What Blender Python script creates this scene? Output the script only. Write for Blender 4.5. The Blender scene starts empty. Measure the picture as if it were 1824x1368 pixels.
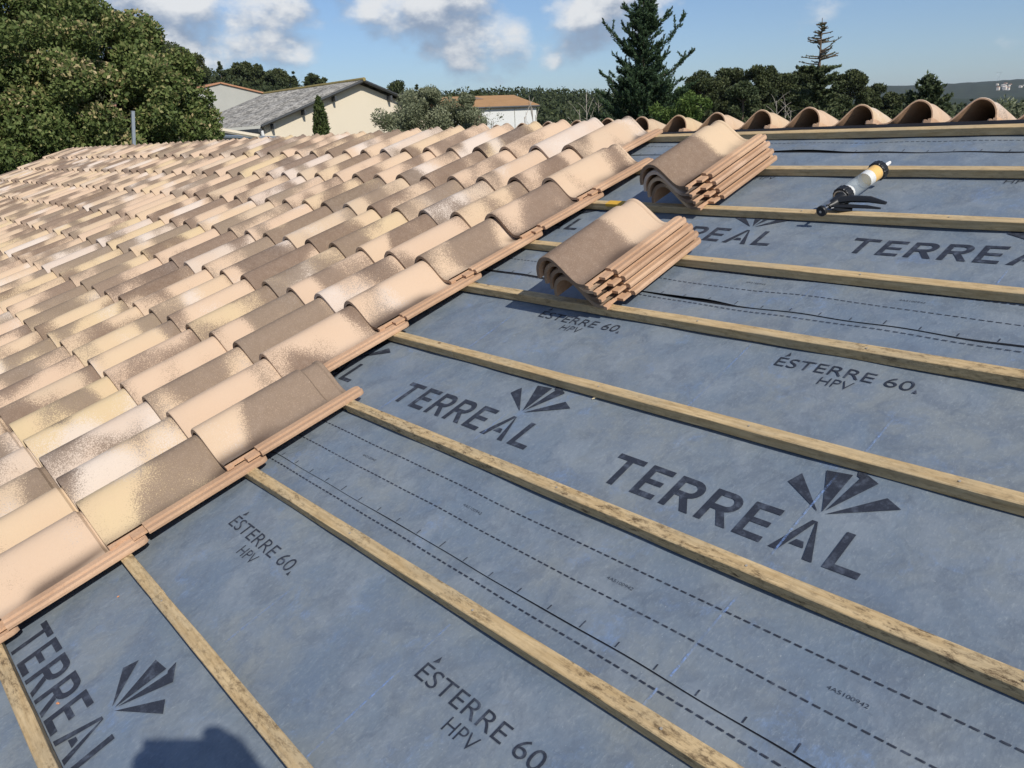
import bpy, bmesh, math, random
import numpy as np
from mathutils import Matrix, Vector

random.seed(7)
RNG = np.random.default_rng(11)
SC = bpy.context.scene
COL = SC.collection

# ------------------------------------------------------------------ camera, sky, sun, exposure
SLOPE = math.radians(19.5)          # pitch of the roof
H0 = 3.6                            # height of the roof frame's origin above the ground
ROT = Matrix.Rotation(SLOPE, 4, 'X')
ROOF_M = Matrix.Translation((0, 0, H0)) @ ROT
# calibrated camera axes in the roof frame (u along the ridge, v up the slope, n normal)
CR = Vector((0.6605, 0.6919, -0.2915)); CD = Vector((0.1999, -0.5363, -0.8200)); CF = Vector((-0.7237, 0.4833, -0.4926))
CPOS = Vector((2.1133, 0.2918, 1.1111))
FPX = 1422.27
cam_d = bpy.data.cameras.new('camera'); cam = bpy.data.objects.new('camera', cam_d); COL.objects.link(cam)
m3 = Matrix((CR, -CD, -CF)).transposed()
cam.matrix_world = ROOF_M @ Matrix.Translation(CPOS) @ m3.to_4x4()
cam_d.sensor_width = 36.0; cam_d.lens = 36.0 * FPX / 1824.0
cam_d.clip_start = 0.05; cam_d.clip_end = 20000
SC.camera = cam
CW = ROOF_M @ CPOS

def ray(px, py):
    d = CR * ((px - 912) / FPX) + CD * ((py - 684) / FPX) + CF
    d = (ROT.to_3x3() @ d)
    return d.normalized()

def at(px, py, dist):                # point on the pixel's ray at a horizontal range
    d = ray(px, py)
    return CW + d * (dist / math.hypot(d.x, d.y))

SUN_L = (ROT.to_3x3() @ Vector((-1.24, -0.07, -1.04))).normalized()     # direction the light travels
sun_to = -SUN_L
SUN_EL = math.asin(sun_to.z); SUN_AZ = math.atan2(sun_to.x, sun_to.y)
sd = bpy.data.lights.new('sun', 'SUN'); sun = bpy.data.objects.new('sun', sd); COL.objects.link(sun)
sd.energy = 4.7; sd.angle = math.radians(0.53); sd.color = (1.0, 0.94, 0.84)
sun.rotation_euler = SUN_L.to_track_quat('-Z', 'Y').to_euler(); sun.location = (8, -4, 20)

cy = SC.cycles; cy.max_bounces = 6; cy.diffuse_bounces = 3; cy.glossy_bounces = 2; cy.transmission_bounces = 3; cy.transparent_max_bounces = 8; cy.volume_bounces = 0
SC.view_settings.view_transform = 'Standard'; SC.view_settings.look = 'None'
SC.view_settings.exposure = 0.0; SC.view_settings.gamma = 1.0; SC.view_settings.use_curve_mapping = False

# ---- node helper
class NT:
    def __init__(s, tree): s.t = tree
    def n(s, typ, **kw):
        nd = s.t.nodes.new('ShaderNode' + typ)
        for k, v in kw.items():
            if k.startswith('i_'):
                key = k[2:]; key = int(key) if key.isdigit() else key.replace('_', ' ')
                s.put(nd.inputs[key], v)
            else: setattr(nd, k, v)
        return nd
    def put(s, sock, v):
        if isinstance(v, bpy.types.NodeSocket): s.t.links.new(v, sock)
        else:
            try: sock.default_value = v
            except Exception: sock.default_value = (*v, 1.0)
    def math(s, op, a, b=0.0, c=0.0, clamp=False):
        nd = s.t.nodes.new('ShaderNodeMath'); nd.operation = op; nd.use_clamp = clamp
        for i, v in enumerate((a, b, c)): s.put(nd.inputs[i], v)
        return nd.outputs[0]
    def vmath(s, op, a, b=(0, 0, 0), scale=None):
        nd = s.t.nodes.new('ShaderNodeVectorMath'); nd.operation = op
        s.put(nd.inputs[0], a); s.put(nd.inputs[1], b)
        if scale is not None: s.put(nd.inputs['Scale'], scale)
        return nd.outputs['Value'] if op in ('DISTANCE', 'LENGTH', 'DOT_PRODUCT') else nd.outputs[0]
    def noise(s, vec, scale, detail=2.0, rough=0.5, color=False):
        nd = s.n('TexNoise', noise_dimensions='3D'); s.put(nd.inputs['Vector'], vec)
        nd.inputs['Scale'].default_value = scale; nd.inputs['Detail'].default_value = detail; nd.inputs['Roughness'].default_value = rough
        return nd.outputs[1 if color else 0]
    def ss(s, v, a, b, lo=0.0, hi=1.0):
        nd = s.n('MapRange', interpolation_type='SMOOTHSTEP'); s.put(nd.inputs[0], v)
        nd.inputs[1].default_value = a; nd.inputs[2].default_value = b; nd.inputs[3].default_value = lo; nd.inputs[4].default_value = hi
        return nd.outputs[0]
    def mix(s, f, a, b, blend='MIX'):
        nd = s.n('Mix', data_type='RGBA', blend_type=blend)
        s.put(nd.inputs[0], f); s.put(nd.inputs[6], a); s.put(nd.inputs[7], b)
        return nd.outputs[2]
    def ramp(s, f, stops, const=False):
        nd = s.n('ValToRGB'); s.put(nd.inputs[0], f); cr = nd.color_ramp
        if const: cr.interpolation = 'CONSTANT'
        while len(cr.elements) < len(stops): cr.elements.new(0.5)
        for e, (p, c) in zip(cr.elements, stops): e.position = p; e.color = (*c, 1)
        return nd.outputs[0]
    def scale3(s, vec, xyz):
        nd = s.n('Mapping'); s.put(nd.inputs[0], vec); nd.inputs['Scale'].default_value = xyz
        return nd.outputs[0]
    def bump(s, h, strength, dist):
        nd = s.n('Bump'); s.put(nd.inputs['Height'], h); nd.inputs['Strength'].default_value = strength; nd.inputs['Distance'].default_value = dist
        return nd.outputs[0]

def c4(c): return (c[0], c[1], c[2], 1.0)

MATS = {}
def mat(name):
    m = bpy.data.materials.new(name); m.use_nodes = True; nt = NT(m.node_tree)
    MATS[name] = m
    return m, nt, m.node_tree.nodes['Principled BSDF']

# ---- world: physical sky with fair-weather cumulus
wd = bpy.data.worlds.new('World'); SC.world = wd; wd.use_nodes = True
W = NT(wd.node_tree); bg = wd.node_tree.nodes['Background']; wout = wd.node_tree.nodes['World Output']
sky = W.n('TexSky', sky_type='NISHITA', sun_disc=False)
sky.sun_elevation = SUN_EL; sky.sun_rotation = SUN_AZ; sky.air_density = 1.0; sky.dust_density = 0.45; sky.ozone_density = 1.6; sky.altitude = 200
W.put(bg.inputs[0], W.mix(1.0, sky.outputs[0], (0.80, 0.93, 1.15, 1), 'MULTIPLY')); bg.inputs[1].default_value = 0.092
tc = W.n('TexCoord').outputs['Generated']
CLOUDS = [(300, 30, 120, 1.0), (460, 45, 95, 1.0), (520, 80, 55, .75), (220, -30, 90, .9), (800, 30, 105, 1.0), (890, 55, 60, .8), (720, 70, 60, .6),
          (1060, 0, 95, 1.0), (1140, 30, 60, .7), (985, 102, 24, .50), (420, 100, 60, .5), (770, 88, 45, .55), (640, -50, 80, .7)]
def cloud_density(vec):
    v = W.scale3(vec, (1, 1, 1.7))
    n = W.noise(v, 11.0, 5.5, 0.56)
    n2 = W.noise(v, 4.0, 2.0, 0.5)
    tot = None
    for px, py, r, w in CLOUDS:
        d = ray(px, py)
        dd = W.vmath('DISTANCE', vec, tuple(d))
        g = W.ss(dd, 0.15 * r / FPX, 1.5 * r / FPX, w, 0.0)
        tot = g if tot is None else W.math('MAXIMUM', tot, g)
    sep = W.n('SeparateXYZ'); W.put(sep.inputs[0], vec)
    high = W.ss(sep.outputs[2], 0.19, 0.40, 0.0, 0.42)        # the cumulus field goes on overhead
    tot = W.math('MAXIMUM', tot, W.math('MULTIPLY', high, W.ss(n2, .42, .6)))
    return W.math('ADD', W.math('MULTIPLY', W.math('SUBTRACT', n, 0.5), 1.5), W.math('MULTIPLY', tot, 0.62))
d0 = cloud_density(tc)
d1 = cloud_density(W.vmath('ADD', tc, tuple(sun_to * 0.008 + Vector((0, 0, 0.022)))))
mask = W.ss(d0, 0.14, 0.56)
lit = W.ss(W.math('SUBTRACT', d0, W.math('MULTIPLY', d1, 0.93)), -0.16, 0.24)
ccol = W.mix(lit, (0.30, 0.375, 0.50, 1), (0.95, 0.95, 0.94, 1))
bg2 = W.n('Background'); W.put(bg2.inputs[0], ccol); bg2.inputs[1].default_value = 0.92
mx = W.n('MixShader'); W.put(mx.inputs[0], W.math('MULTIPLY', mask, 0.90)); W.put(mx.inputs[1], bg.outputs[0]); W.put(mx.inputs[2], bg2.outputs[0])
W.put(wout.inputs[0], mx.outputs[0])

# ------------------------------------------------------------------ object helpers
def link(name, me, m=None, parent=None, loc=None):
    o = bpy.data.objects.new(name, me); COL.objects.link(o)
    if m is not None and me is not None: me.materials.append(MATS[m] if isinstance(m, str) else m)
    if parent is not None: o.parent = parent
    if loc is not None: o.location = loc
    return o

def tag(o, label=None, cat=None, group=None, kind=None):
    if label: o['label'] = label
    if cat: o['category'] = cat
    if group: o['group'] = group
    if kind: o['kind'] = kind
    return o

def empty(name, loc=(0, 0, 0), parent=None):
    o = bpy.data.objects.new(name, None); COL.objects.link(o); o.location = loc; o.empty_display_size = .1
    if parent is not None: o.parent = parent
    return o

def mesh_np(name, verts, faces, smooth=False, attrs=None):
    me = bpy.data.meshes.new(name)
    verts = np.asarray(verts, dtype=np.float32)
    if isinstance(faces, np.ndarray):
        nf, k = faces.shape
        me.vertices.add(len(verts)); me.vertices.foreach_set('co', verts.ravel())
        me.loops.add(nf * k); me.loops.foreach_set('vertex_index', faces.astype(np.int32).ravel())
        me.polygons.add(nf); me.polygons.foreach_set('loop_start', np.arange(0, nf * k, k, dtype=np.int32))
        try: me.polygons.foreach_set('loop_total', np.full(nf, k, dtype=np.int32))
        except Exception: pass
    else:
        me.from_pydata([tuple(v) for v in verts], [], faces)
    if smooth: me.polygons.foreach_set('use_smooth', np.ones(len(me.polygons), dtype=bool))
    for nm, (typ, dom, dat) in (attrs or {}).items():
        a = me.attributes.new(nm, typ, dom)
        a.data.foreach_set('vector' if typ == 'FLOAT_VECTOR' else 'value', np.asarray(dat, dtype=np.float32).ravel())
    me.update(calc_edges=True); me.validate()
    return me

class MB:                            # collects boxes, tubes and polygons into one mesh
    def __init__(s): s.v = []; s.f = []
    def add(s, vs, fs):
        b = len(s.v); s.v += [tuple(x) for x in vs]; s.f += [tuple(i + b for i in f) for f in fs]; return s
    def box(s, x0, x1, y0, y1, z0, z1, M=None, bev=0.0):
        vs = [Vector((x, y, z)) for z in (z0, z1) for y in (y0, y1) for x in (x0, x1)]
        if M is not None: vs = [M @ v for v in vs]
        return s.add(vs, [(0, 2, 3, 1), (4, 5, 7, 6), (0, 1, 5, 4), (2, 6, 7, 3), (0, 4, 6, 2), (1, 3, 7, 5)])
    def tube(s, pts, rad, seg=8, cap=True, squash=None):
        pts = [Vector(p) for p in pts]; n = len(pts); rings = []
        if not hasattr(rad, '__len__'): rad = [rad] * n
        prev = None; vs = []
        for i, p in enumerate(pts):
            t = (pts[min(i + 1, n - 1)] - pts[max(i - 1, 0)]).normalized()
            if prev is None:
                a = Vector((0, 0, 1)) if abs(t.z) < .9 else Vector((1, 0, 0)); prev = t.cross(a).normalized()
            x = (prev - t * prev.dot(t)).normalized(); y = t.cross(x); prev = x
            for k in range(seg):
                an = 2 * math.pi * k / seg
                vs.append(p + (x * math.cos(an) + y * math.sin(an) * (squash or 1)) * rad[i])
        fs = [(i * seg + k, i * seg + (k + 1) % seg, (i + 1) * seg + (k + 1) % seg, (i + 1) * seg + k) for i in range(n - 1) for k in range(seg)]
        if cap: fs += [tuple(range(seg))[::-1], tuple(range((n - 1) * seg, n * seg))]
        return s.add(vs, fs)
    def lathe(s, prof, M, seg=24, cap=True):   # prof: (radius, y) along local Y
        vs = []
        for r, y in prof:
            for k in range(seg):
                an = 2 * math.pi * k / seg; vs.append(M @ Vector((r * math.cos(an), y, r * math.sin(an))))
        n = len(prof)
        fs = [(i * seg + k, (i + 1) * seg + k, (i + 1) * seg + (k + 1) % seg, i * seg + (k + 1) % seg) for i in range(n - 1) for k in range(seg)]
        if cap: fs += [tuple(range(seg)), tuple(range((n - 1) * seg, n * seg))[::-1]]
        return s.add(vs, fs)
    def mesh(s, name, smooth=False, sharp=None):
        me = bpy.data.meshes.new(name); me.from_pydata(s.v, [], s.f)
        bm = bmesh.new(); bm.from_mesh(me); bmesh.ops.recalc_face_normals(bm, faces=bm.faces); bm.to_mesh(me); bm.free()
        if smooth:
            me.polygons.foreach_set('use_smooth', np.ones(len(me.polygons), dtype=bool))
            if sharp: me.set_sharp_from_angle(angle=math.radians(sharp))
        me.update(); return me
    def build(s, name, m, parent=None, smooth=False, sharp=35): return link(name, s.mesh(name, smooth, sharp), m, parent)

# ------------------------------------------------------------------ materials
def simple(name, col, rough=.7, spec=.3, metal=0.0, nscale=None, namt=.2, bump=0.0):
    m, n, b = mat(name)
    b.inputs['Roughness'].default_value = rough; b.inputs['Specular IOR Level'].default_value = spec; b.inputs['Metallic'].default_value = metal
    if nscale:
        co = n.n('TexCoord').outputs['Object']; f = n.noise(co, nscale, 5, .6)
        n.put(b.inputs['Base Color'], n.mix(f, c4([x * (1 - namt) for x in col]), c4([min(1, x * (1 + namt)) for x in col])))
        if bump: n.put(b.inputs['Normal'], n.bump(f, bump, .01))
    else: b.inputs['Base Color'].default_value = c4(col)
    return m

def tile_material():
    m, n, b = mat('clay_tile')
    tp = n.n('Attribute', attribute_name='tpos').outputs['Vector']
    ar = n.n('Attribute', attribute_name='rnd').outputs['Fac']
    raw = n.n('Attribute', attribute_name='raw').outputs['Fac']
    oi = n.n('Attribute', attribute_type='OBJECT', attribute_name='seed').outputs['Fac']
    pat = n.n('Attribute', attribute_type='OBJECT', attribute_name='burn').outputs['Fac']
    rnd = n.math('FRACT', n.math('ADD', ar, oi))
    wn = n.n('TexWhiteNoise', noise_dimensions='1D'); n.put(wn.inputs['W'], n.math('MULTIPLY', rnd, 913.7))
    s = n.n('SeparateColor'); n.put(s.inputs[0], wn.outputs['Color']); r1, r2, r3 = s.outputs[0], s.outputs[1], s.outputs[2]
    sp = n.n('SeparateXYZ'); n.put(sp.inputs[0], tp)
    cv = n.n('CombineXYZ'); n.put(cv.inputs[0], n.math('MULTIPLY', sp.outputs[0], .85)); n.put(cv.inputs[1], sp.outputs[1]); n.put(cv.inputs[2], n.math('MULTIPLY', rnd, 61.0))
    n1 = n.noise(cv.outputs[0], 4.7, 1.0, .4)
    cv2 = n.n('CombineXYZ'); n.put(cv2.inputs[0], n.math('ADD', sp.outputs[0], 7.0)); n.put(cv2.inputs[1], n.math('MULTIPLY', sp.outputs[1], .8)); n.put(cv2.inputs[2], n.math('MULTIPLY', rnd, 87.0))
    n2 = n.noise(cv2.outputs[0], 4.5, 1.0, .4)
    full = n.vmath('ADD', tp, n.vmath('SCALE', (3.1, 5.7, 9.3), scale=n.math('MULTIPLY', rnd, 20.0)))
    spk = n.noise(full, 270.0, 2.0, .75); mid = n.noise(full, 45.0, 3.0, .6); big = n.noise(full, 9.0, 2.0, .5)
    fuzz = n.math('ADD', n.math('MULTIPLY', n.math('SUBTRACT', spk, .5), .44), n.math('MULTIPLY', n.math('SUBTRACT', mid, .5), .10))
    k = n.math('ADD', n.math('ADD', n1, fuzz), n.math('MULTIPLY', n.math('SUBTRACT', r2, .5), .24))
    flip = n.n('Attribute', attribute_type='OBJECT', attribute_name='flip').outputs['Fac']
    yf = n.math('ADD', n.math('MULTIPLY', sp.outputs[1], n.math('SUBTRACT', 1.0, flip)), n.math('MULTIPLY', n.math('SUBTRACT', n.math('SUBTRACT', .47, sp.outputs[1]), n.math('MULTIPLY', sp.outputs[0], .6)), flip))
    kp = n.math('ADD', n.ss(yf, .20, .34, .68, .34), n.math('MULTIPLY', fuzz, .8))
    k = n.math('ADD', n.math('MULTIPLY', k, n.math('SUBTRACT', 1.0, pat)), n.math('MULTIPLY', kp, pat))
    mb = n.ss(k, .455, .575)
    base = n.ramp(r1, [(0, (.550, .425, .255)), (.18, (.560, .425, .280)), (.40, (.568, .420, .300)), (.64, (.545, .402, .290)), (.82, (.515, .395, .275)), (.95, (.565, .470, .395))])
    base = n.mix(n.ss(big, .3, .75, 0, .30), base, (.545, .385, .265, 1))
    kw = n.math('ADD', n.math('ADD', n2, fuzz), n.math('MULTIPLY', n.math('SUBTRACT', r3, .5), .30))
    base = n.mix(n.ss(kw, .635, .74, 0, .75), base, (.610, .530, .465, 1))
    brown = n.ramp(r3, [(0, (.160, .108, .078)), (.45, (.190, .134, .100)), (.8, (.235, .180, .130)), (1, (.130, .090, .070))])
    brown = n.mix(n.ss(mid, .35, .8, 0, .4), brown, (.27, .205, .16, 1))
    brown = n.mix(n.ss(spk, .52, .74, 0, .34), brown, base)
    col = n.mix(n.math('MULTIPLY', mb, .93), base, brown)
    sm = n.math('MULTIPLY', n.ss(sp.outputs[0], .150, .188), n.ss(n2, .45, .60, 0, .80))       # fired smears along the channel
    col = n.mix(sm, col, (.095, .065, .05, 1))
    pit = n.ss(spk, .70, .80, 0, .35)
    col = n.mix(pit, col, (.22, .15, .11, 1))
    rawc = n.mix(n.noise(full, 120, 4, .7), (.41, .232, .135, 1), (.60, .405, .265, 1))
    rawc = n.mix(n.ss(spk, .60, .75, 0, .5), rawc, (.24, .125, .07, 1))
    col = n.mix(n.ss(raw, .3, .9), col, rawc)
    n.put(b.inputs['Base Color'], col)
    b.inputs['Roughness'].default_value = .88; b.inputs['Specular IOR Level'].default_value = .15
    hh = n.math('ADD', n.math('MULTIPLY', spk, .6), mid)
    n.put(b.inputs['Normal'], n.bump(n.math('ADD', hh, n.math('MULTIPLY', big, 2.0)), .42, .0026))
tile_material()

def membrane_material():
    m, n, b = mat('membrane')
    co = n.n('TexCoord').outputs['Object']
    wv = n.vmath('ADD', co, n.vmath('SCALE', n.noise(co, 9, 3, .6, True), scale=.10))
    big = n.noise(wv, 3.2, 5, .62); md = n.noise(wv, 15, 5, .65)
    wf = n.vmath('ADD', co, n.vmath('SCALE', n.noise(co, 14, 2, .5, True), scale=.018))
    fib = n.noise(n.scale3(wf, (1.0, .42, 1)), 190, 4, .78); fib2 = n.noise(n.scale3(wf, (.45, 1.0, 1)), 120, 4, .75)
    lo = n.noise(wv, 7.5, 3, .55)
    col = n.mix(n.ss(big, .36, .66), (0.150, 0.193, 0.247, 1), (0.206, 0.231, 0.247, 1))
    col = n.mix(n.ss(md, .40, .70, 0, .60), col, (0.128, 0.172, 0.242, 1))
    col = n.mix(n.ss(lo, .47, .68, 0, .68), col, (.222, .255, .288, 1))
    col = n.mix(n.ss(n.noise(n.vmath('ADD', wv, (3, 9, 1)), 11, 5, .7), .46, .66, 0, .55), col, (0.116, 0.144, 0.185, 1))
    cd = n.noise(n.vmath('ADD', wv, (11, 3, 0)), 7, 6, .72)
    col = n.mix(n.math('MULTIPLY', n.ss(cd, .56, .70), n.ss(fib, .40, .66, .12, .60)), col, (0.136, 0.234, 0.442, 1))
    col = n.mix(n.ss(fib, .48, .80, 0, .46), col, (0.330, 0.369, 0.395, 1))
    col = n.mix(n.ss(fib2, .52, .82, 0, .36), col, (0.088, 0.109, 0.144, 1))
    speck = n.noise(n.scale3(co, (1, .6, 1)), 330, 1.5, .6)
    col = n.mix(n.ss(speck, .73, .80, 0, .6), col, (.46, .48, .50, 1))
    n.put(b.inputs['Base Color'], col)
    b.inputs['Roughness'].default_value = .52; b.inputs['Specular IOR Level'].default_value = .38
    n.put(b.inputs['Normal'], n.bump(n.math('ADD', n.math('MULTIPLY', fib, .5), n.math('ADD', n.math('MULTIPLY', lo, 5.0), n.math('MULTIPLY', md, 1.1))), .42, .0028))
membrane_material()

def ink_material():
    m, n, b = mat('print_ink')
    co = n.n('TexCoord').outputs['Object']
    f = n.noise(co, 420, 3, .7); g = n.noise(co, 40, 4, .6)
    col = n.mix(n.ss(f, .5, .8, 0, .5), (.026, .031, .045, 1), (.10, .118, .16, 1))
    n.put(b.inputs['Base Color'], n.mix(n.ss(g, .48, .76, 0, .55), col, (.125, .150, .20, 1)))
    b.inputs['Roughness'].default_value = .6; b.inputs['Specular IOR Level'].default_value = .3
ink_material()

def chalk_material():
    m, n, b = mat('blue_chalk')
    co = n.n('TexCoord').outputs['Object']
    b.inputs['Base Color'].default_value = (.24, .38, .72, 1); b.inputs['Roughness'].default_value = .9
    a = n.math('MULTIPLY', n.ss(n.noise(co, 120, 4, .75), .34, .70), n.ss(n.noise(co, 5, 2, .5), .40, .60))
    n.put(b.inputs['Alpha'], n.math('MULTIPLY', a, .62))
chalk_material()

def wood_material():
    m, n, b = mat('batten_wood')
    co = n.n('TexCoord').outputs['Object']; oi = n.n('ObjectInfo').outputs['Random']
    sh = n.vmath('ADD', co, n.vmath('SCALE', (17.0, 5.0, 3.0), scale=oi))
    g = n.noise(n.scale3(sh, (1.0, 14, 14)), 9, 5, .65); g2 = n.noise(n.scale3(sh, (1.0, 30, 30)), 14, 3, .6)
    p = n.noise(n.scale3(sh, (1.0, 4, 4)), 4.5, 5, .65); mo = n.noise(n.scale3(sh, (1.0, 2.6, 2.6)), 34, 8, .82)
    col = n.mix(n.ss(g, .3, .7), (.62, .465, .262, 1), (.43, .300, .150, 1))
    col = n.mix(n.ss(g2, .55, .8, 0, .4), col, (.30, .20, .09, 1))
    col = n.mix(n.ss(p, .42, .68, 0, .55), col, (.42, .345, .225, 1))
    dirt = n.math('MULTIPLY', n.ss(mo, .46, .65), n.ss(n.noise(n.scale3(sh, (1.0, 3, 3)), 3.3, 4, .7), .34, .56, .22, 1.0))
    stn = n.n('Attribute', attribute_type='OBJECT', attribute_name='stain').outputs['Fac']
    dirt = n.math('MULTIPLY', dirt, stn)
    col = n.mix(dirt, col, (.085, .055, .03, 1))
    vo = n.n('TexVoronoi', feature='F1'); n.put(vo.inputs['Vector'], n.scale3(sh, (1.0, 1.6, 1.6))); vo.inputs['Scale'].default_value = 4.2
    col = n.mix(n.ss(vo.outputs['Distance'], .045, .02, 0, .8), col, (.10, .05, .025, 1))
    n.put(b.inputs['Base Color'], col); b.inputs['Roughness'].default_value = .72; b.inputs['Specular IOR Level'].default_value = .25
    n.put(b.inputs['Normal'], n.bump(n.math('ADD', g2, mo), .35, .0015))
wood_material()

def foliage_material(name, stops, yellow=None, trans=.25):
    m, n, b = mat(name)
    t = n.n('Attribute', attribute_name='tint').outputs['Fac']
    col = n.ramp(t, stops)
    n.put(b.inputs['Base Color'], col); b.inputs['Roughness'].default_value = .62; b.inputs['Specular IOR Level'].default_value = .22
    tr = n.n('BsdfTranslucent'); n.put(tr.inputs[0], col)
    mxs = n.n('MixShader'); mxs.inputs[0].default_value = trans
    n.put(mxs.inputs[1], b.outputs[0]); n.put(mxs.inputs[2], tr.outputs[0])
    out = m.node_tree.nodes['Material Output']; n.put(out.inputs[0], mxs.outputs[0])
foliage_material('leaf_big', [(0, (.050, .072, .022)), (.30, (.092, .132, .038)), (.58, (.150, .192, .062)), (.76, (.205, .222, .085)), (.86, (.38, .315, .150)), (1, (.50, .415, .24))])
foliage_material('leaf_pine', [(0, (.026, .038, .016)), (.5, (.052, .068, .027)), (1, (.10, .112, .044))], trans=.12)
foliage_material('leaf_conifer', [(0, (.024, .048, .025)), (.5, (.044, .080, .039)), (1, (.092, .138, .058))], trans=.15)
foliage_material('leaf_cedar', [(0, (.030, .048, .022)), (.5, (.060, .082, .036)), (1, (.110, .130, .058))], trans=.15)
foliage_material('leaf_olive', [(0, (.085, .10, .055)), (.5, (.17, .19, .11)), (1, (.30, .315, .205))], trans=.2)
foliage_material('leaf_green', [(0, (.045, .085, .020)), (.5, (.080, .130, .030)), (1, (.15, .21, .055))], trans=.25)
foliage_material('leaf_cypress', [(0, (.030, .050, .016)), (.5, (.050, .075, .022)), (1, (.09, .115, .04))], trans=.12)
simple('bark', (.13, .10, .075), .9, .15, 0, 12, .45, .5)
simple('bark_pale', (.33, .30, .26), .9, .15, 0, 15, .3, .4)
simple('grass_ground', (.13, .12, .06), .95, .1, 0, .15, .4)
simple('far_wood', (.034, .046, .028), .95, .1, 0, .045, .85, 1.0)
simple('hill_soil', (.05, .055, .028), .95, .1, 0, .1, .4)
simple('render_beige', (.64, .57, .45), .9, .15, 0, .35, .10)
simple('render_grey', (.40, .40, .37), .9, .15, 0, .8, .14)
simple('render_white', (.60, .61, .60), .9, .15, 0, .6, .07)
simple('orange_roof', (.40, .232, .108), .85, .2, 0, 1.2, .25)
simple('roof_patch', (.24, .17, .13), .85, .2, 0, 3, .25)
simple('terracotta', (.42, .22, .13), .85, .2, 0, 6, .25)
simple('dark_metal', (.06, .065, .07), .5, .4)
simple('white_pvc', (.72, .72, .70), .4, .4)
simple('grey_steel', (.36, .40, .44), .45, .5, .6, 8, .15)
simple('moss', (.26, .21, .09), .95, .1, 0, 9, .5)
simple('black_plastic', (.012, .013, .015), .42, .45)
simple('black_membrane', (.012, .012, .014), .6, .3)
simple('gun_steel', (.50, .50, .50), .30, .5, .9)
simple('label_yellow', (.95, .52, .02), .5, .4)
simple('paste_white', (.80, .78, .74), .4, .4)
simple('town_wall', (.70, .64, .56), .9, .1)
simple('house_wall', (.56, .47, .36), .9, .15, 0, 3, .12, .3)
simple('chip_orange', (.60, .26, .12), .9, .1)
simple('wood_chip', (.72, .60, .38), .8, .1)
simple('yellow_paint', (.62, .36, .045), .6, .3, 0, 60, .25)
simple('jacket', (.05, .07, .11), .85, .2)
simple('skin', (.50, .31, .22), .6, .3)
simple('trousers', (.09, .10, .12), .85, .2)
simple('roof_underlay', (.05, .045, .04), .9, .1)

def fibro_material():
    m, n, b = mat('fibre_cement')
    co = n.n('TexCoord').outputs['Object']
    f = n.noise(co, 4.5, 6, .8); g = n.noise(co, .8, 4, .6)
    col = n.mix(n.ss(f, .42, .60), (.12, .115, .105, 1), (.47, .45, .41, 1))
    n.put(b.inputs['Base Color'], n.mix(n.ss(g, .4, .7, 0, .45), col, (.24, .23, .21, 1))); b.inputs['Roughness'].default_value = .95
fibro_material()

def clear_material():
    m, n, b = mat('clear_barrel')
    b.inputs['Base Color'].default_value = (.50, .56, .58, 1); b.inputs['Roughness'].default_value = .10
    b.inputs['Alpha'].default_value = .26; b.inputs['Specular IOR Level'].default_value = .6
clear_material()

# ------------------------------------------------------------------ the roof
P_ = 0.36; WT = 0.22646                       # batten gauge and tile cover width
OFF = [0, -.0158, .0099, .0096, .0023, .0049, -.0082, -.0003, -.0051, .0028]
SLP = [0, -.0102, .0112, .0047, .0114, .0136, .0047, .0069, .0027, -.0077]
U0, U1 = -11.36, 4.6                          # roof ends
V0, VR = -1.55, 3.36                          # eave and ridge
roof = empty('house_roof', (0, 0, H0)); roof.rotation_euler = (SLOPE, 0, 0)
tag(roof, 'clay tiled roof half laid over blue-grey underlay and wooden battens', 'roof')

def hash1(x, s=0.0):
    x = np.sin(np.asarray(x) * 12.9898 + s * 78.233) * 43758.5453
    return x - np.floor(x)
def vnoise(x, s=0.0):
    x = np.asarray(x, dtype=float); i = np.floor(x); f = x - i; f = f * f * (3 - 2 * f)
    return hash1(i, s) * (1 - f) + hash1(i + 1, s) * f

MEM_Z = -0.0335
def mem_z(u, v):                              # gentle slack between the battens
    u = np.asarray(u, dtype=float); v = np.asarray(v, dtype=float)
    z = .0018 * np.sin(u * 5.1 + 1.3 * np.sin(v * 4)) + .0013 * np.sin(u * 9.7 + v * 7.3 + 1) + .0011 * np.sin(v * 13 - u * 3.1) + .0009 * np.sin(u * 17 - v * 11 + 2 * np.sin(u * 3 + v * 5))
    return MEM_Z + z

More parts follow.
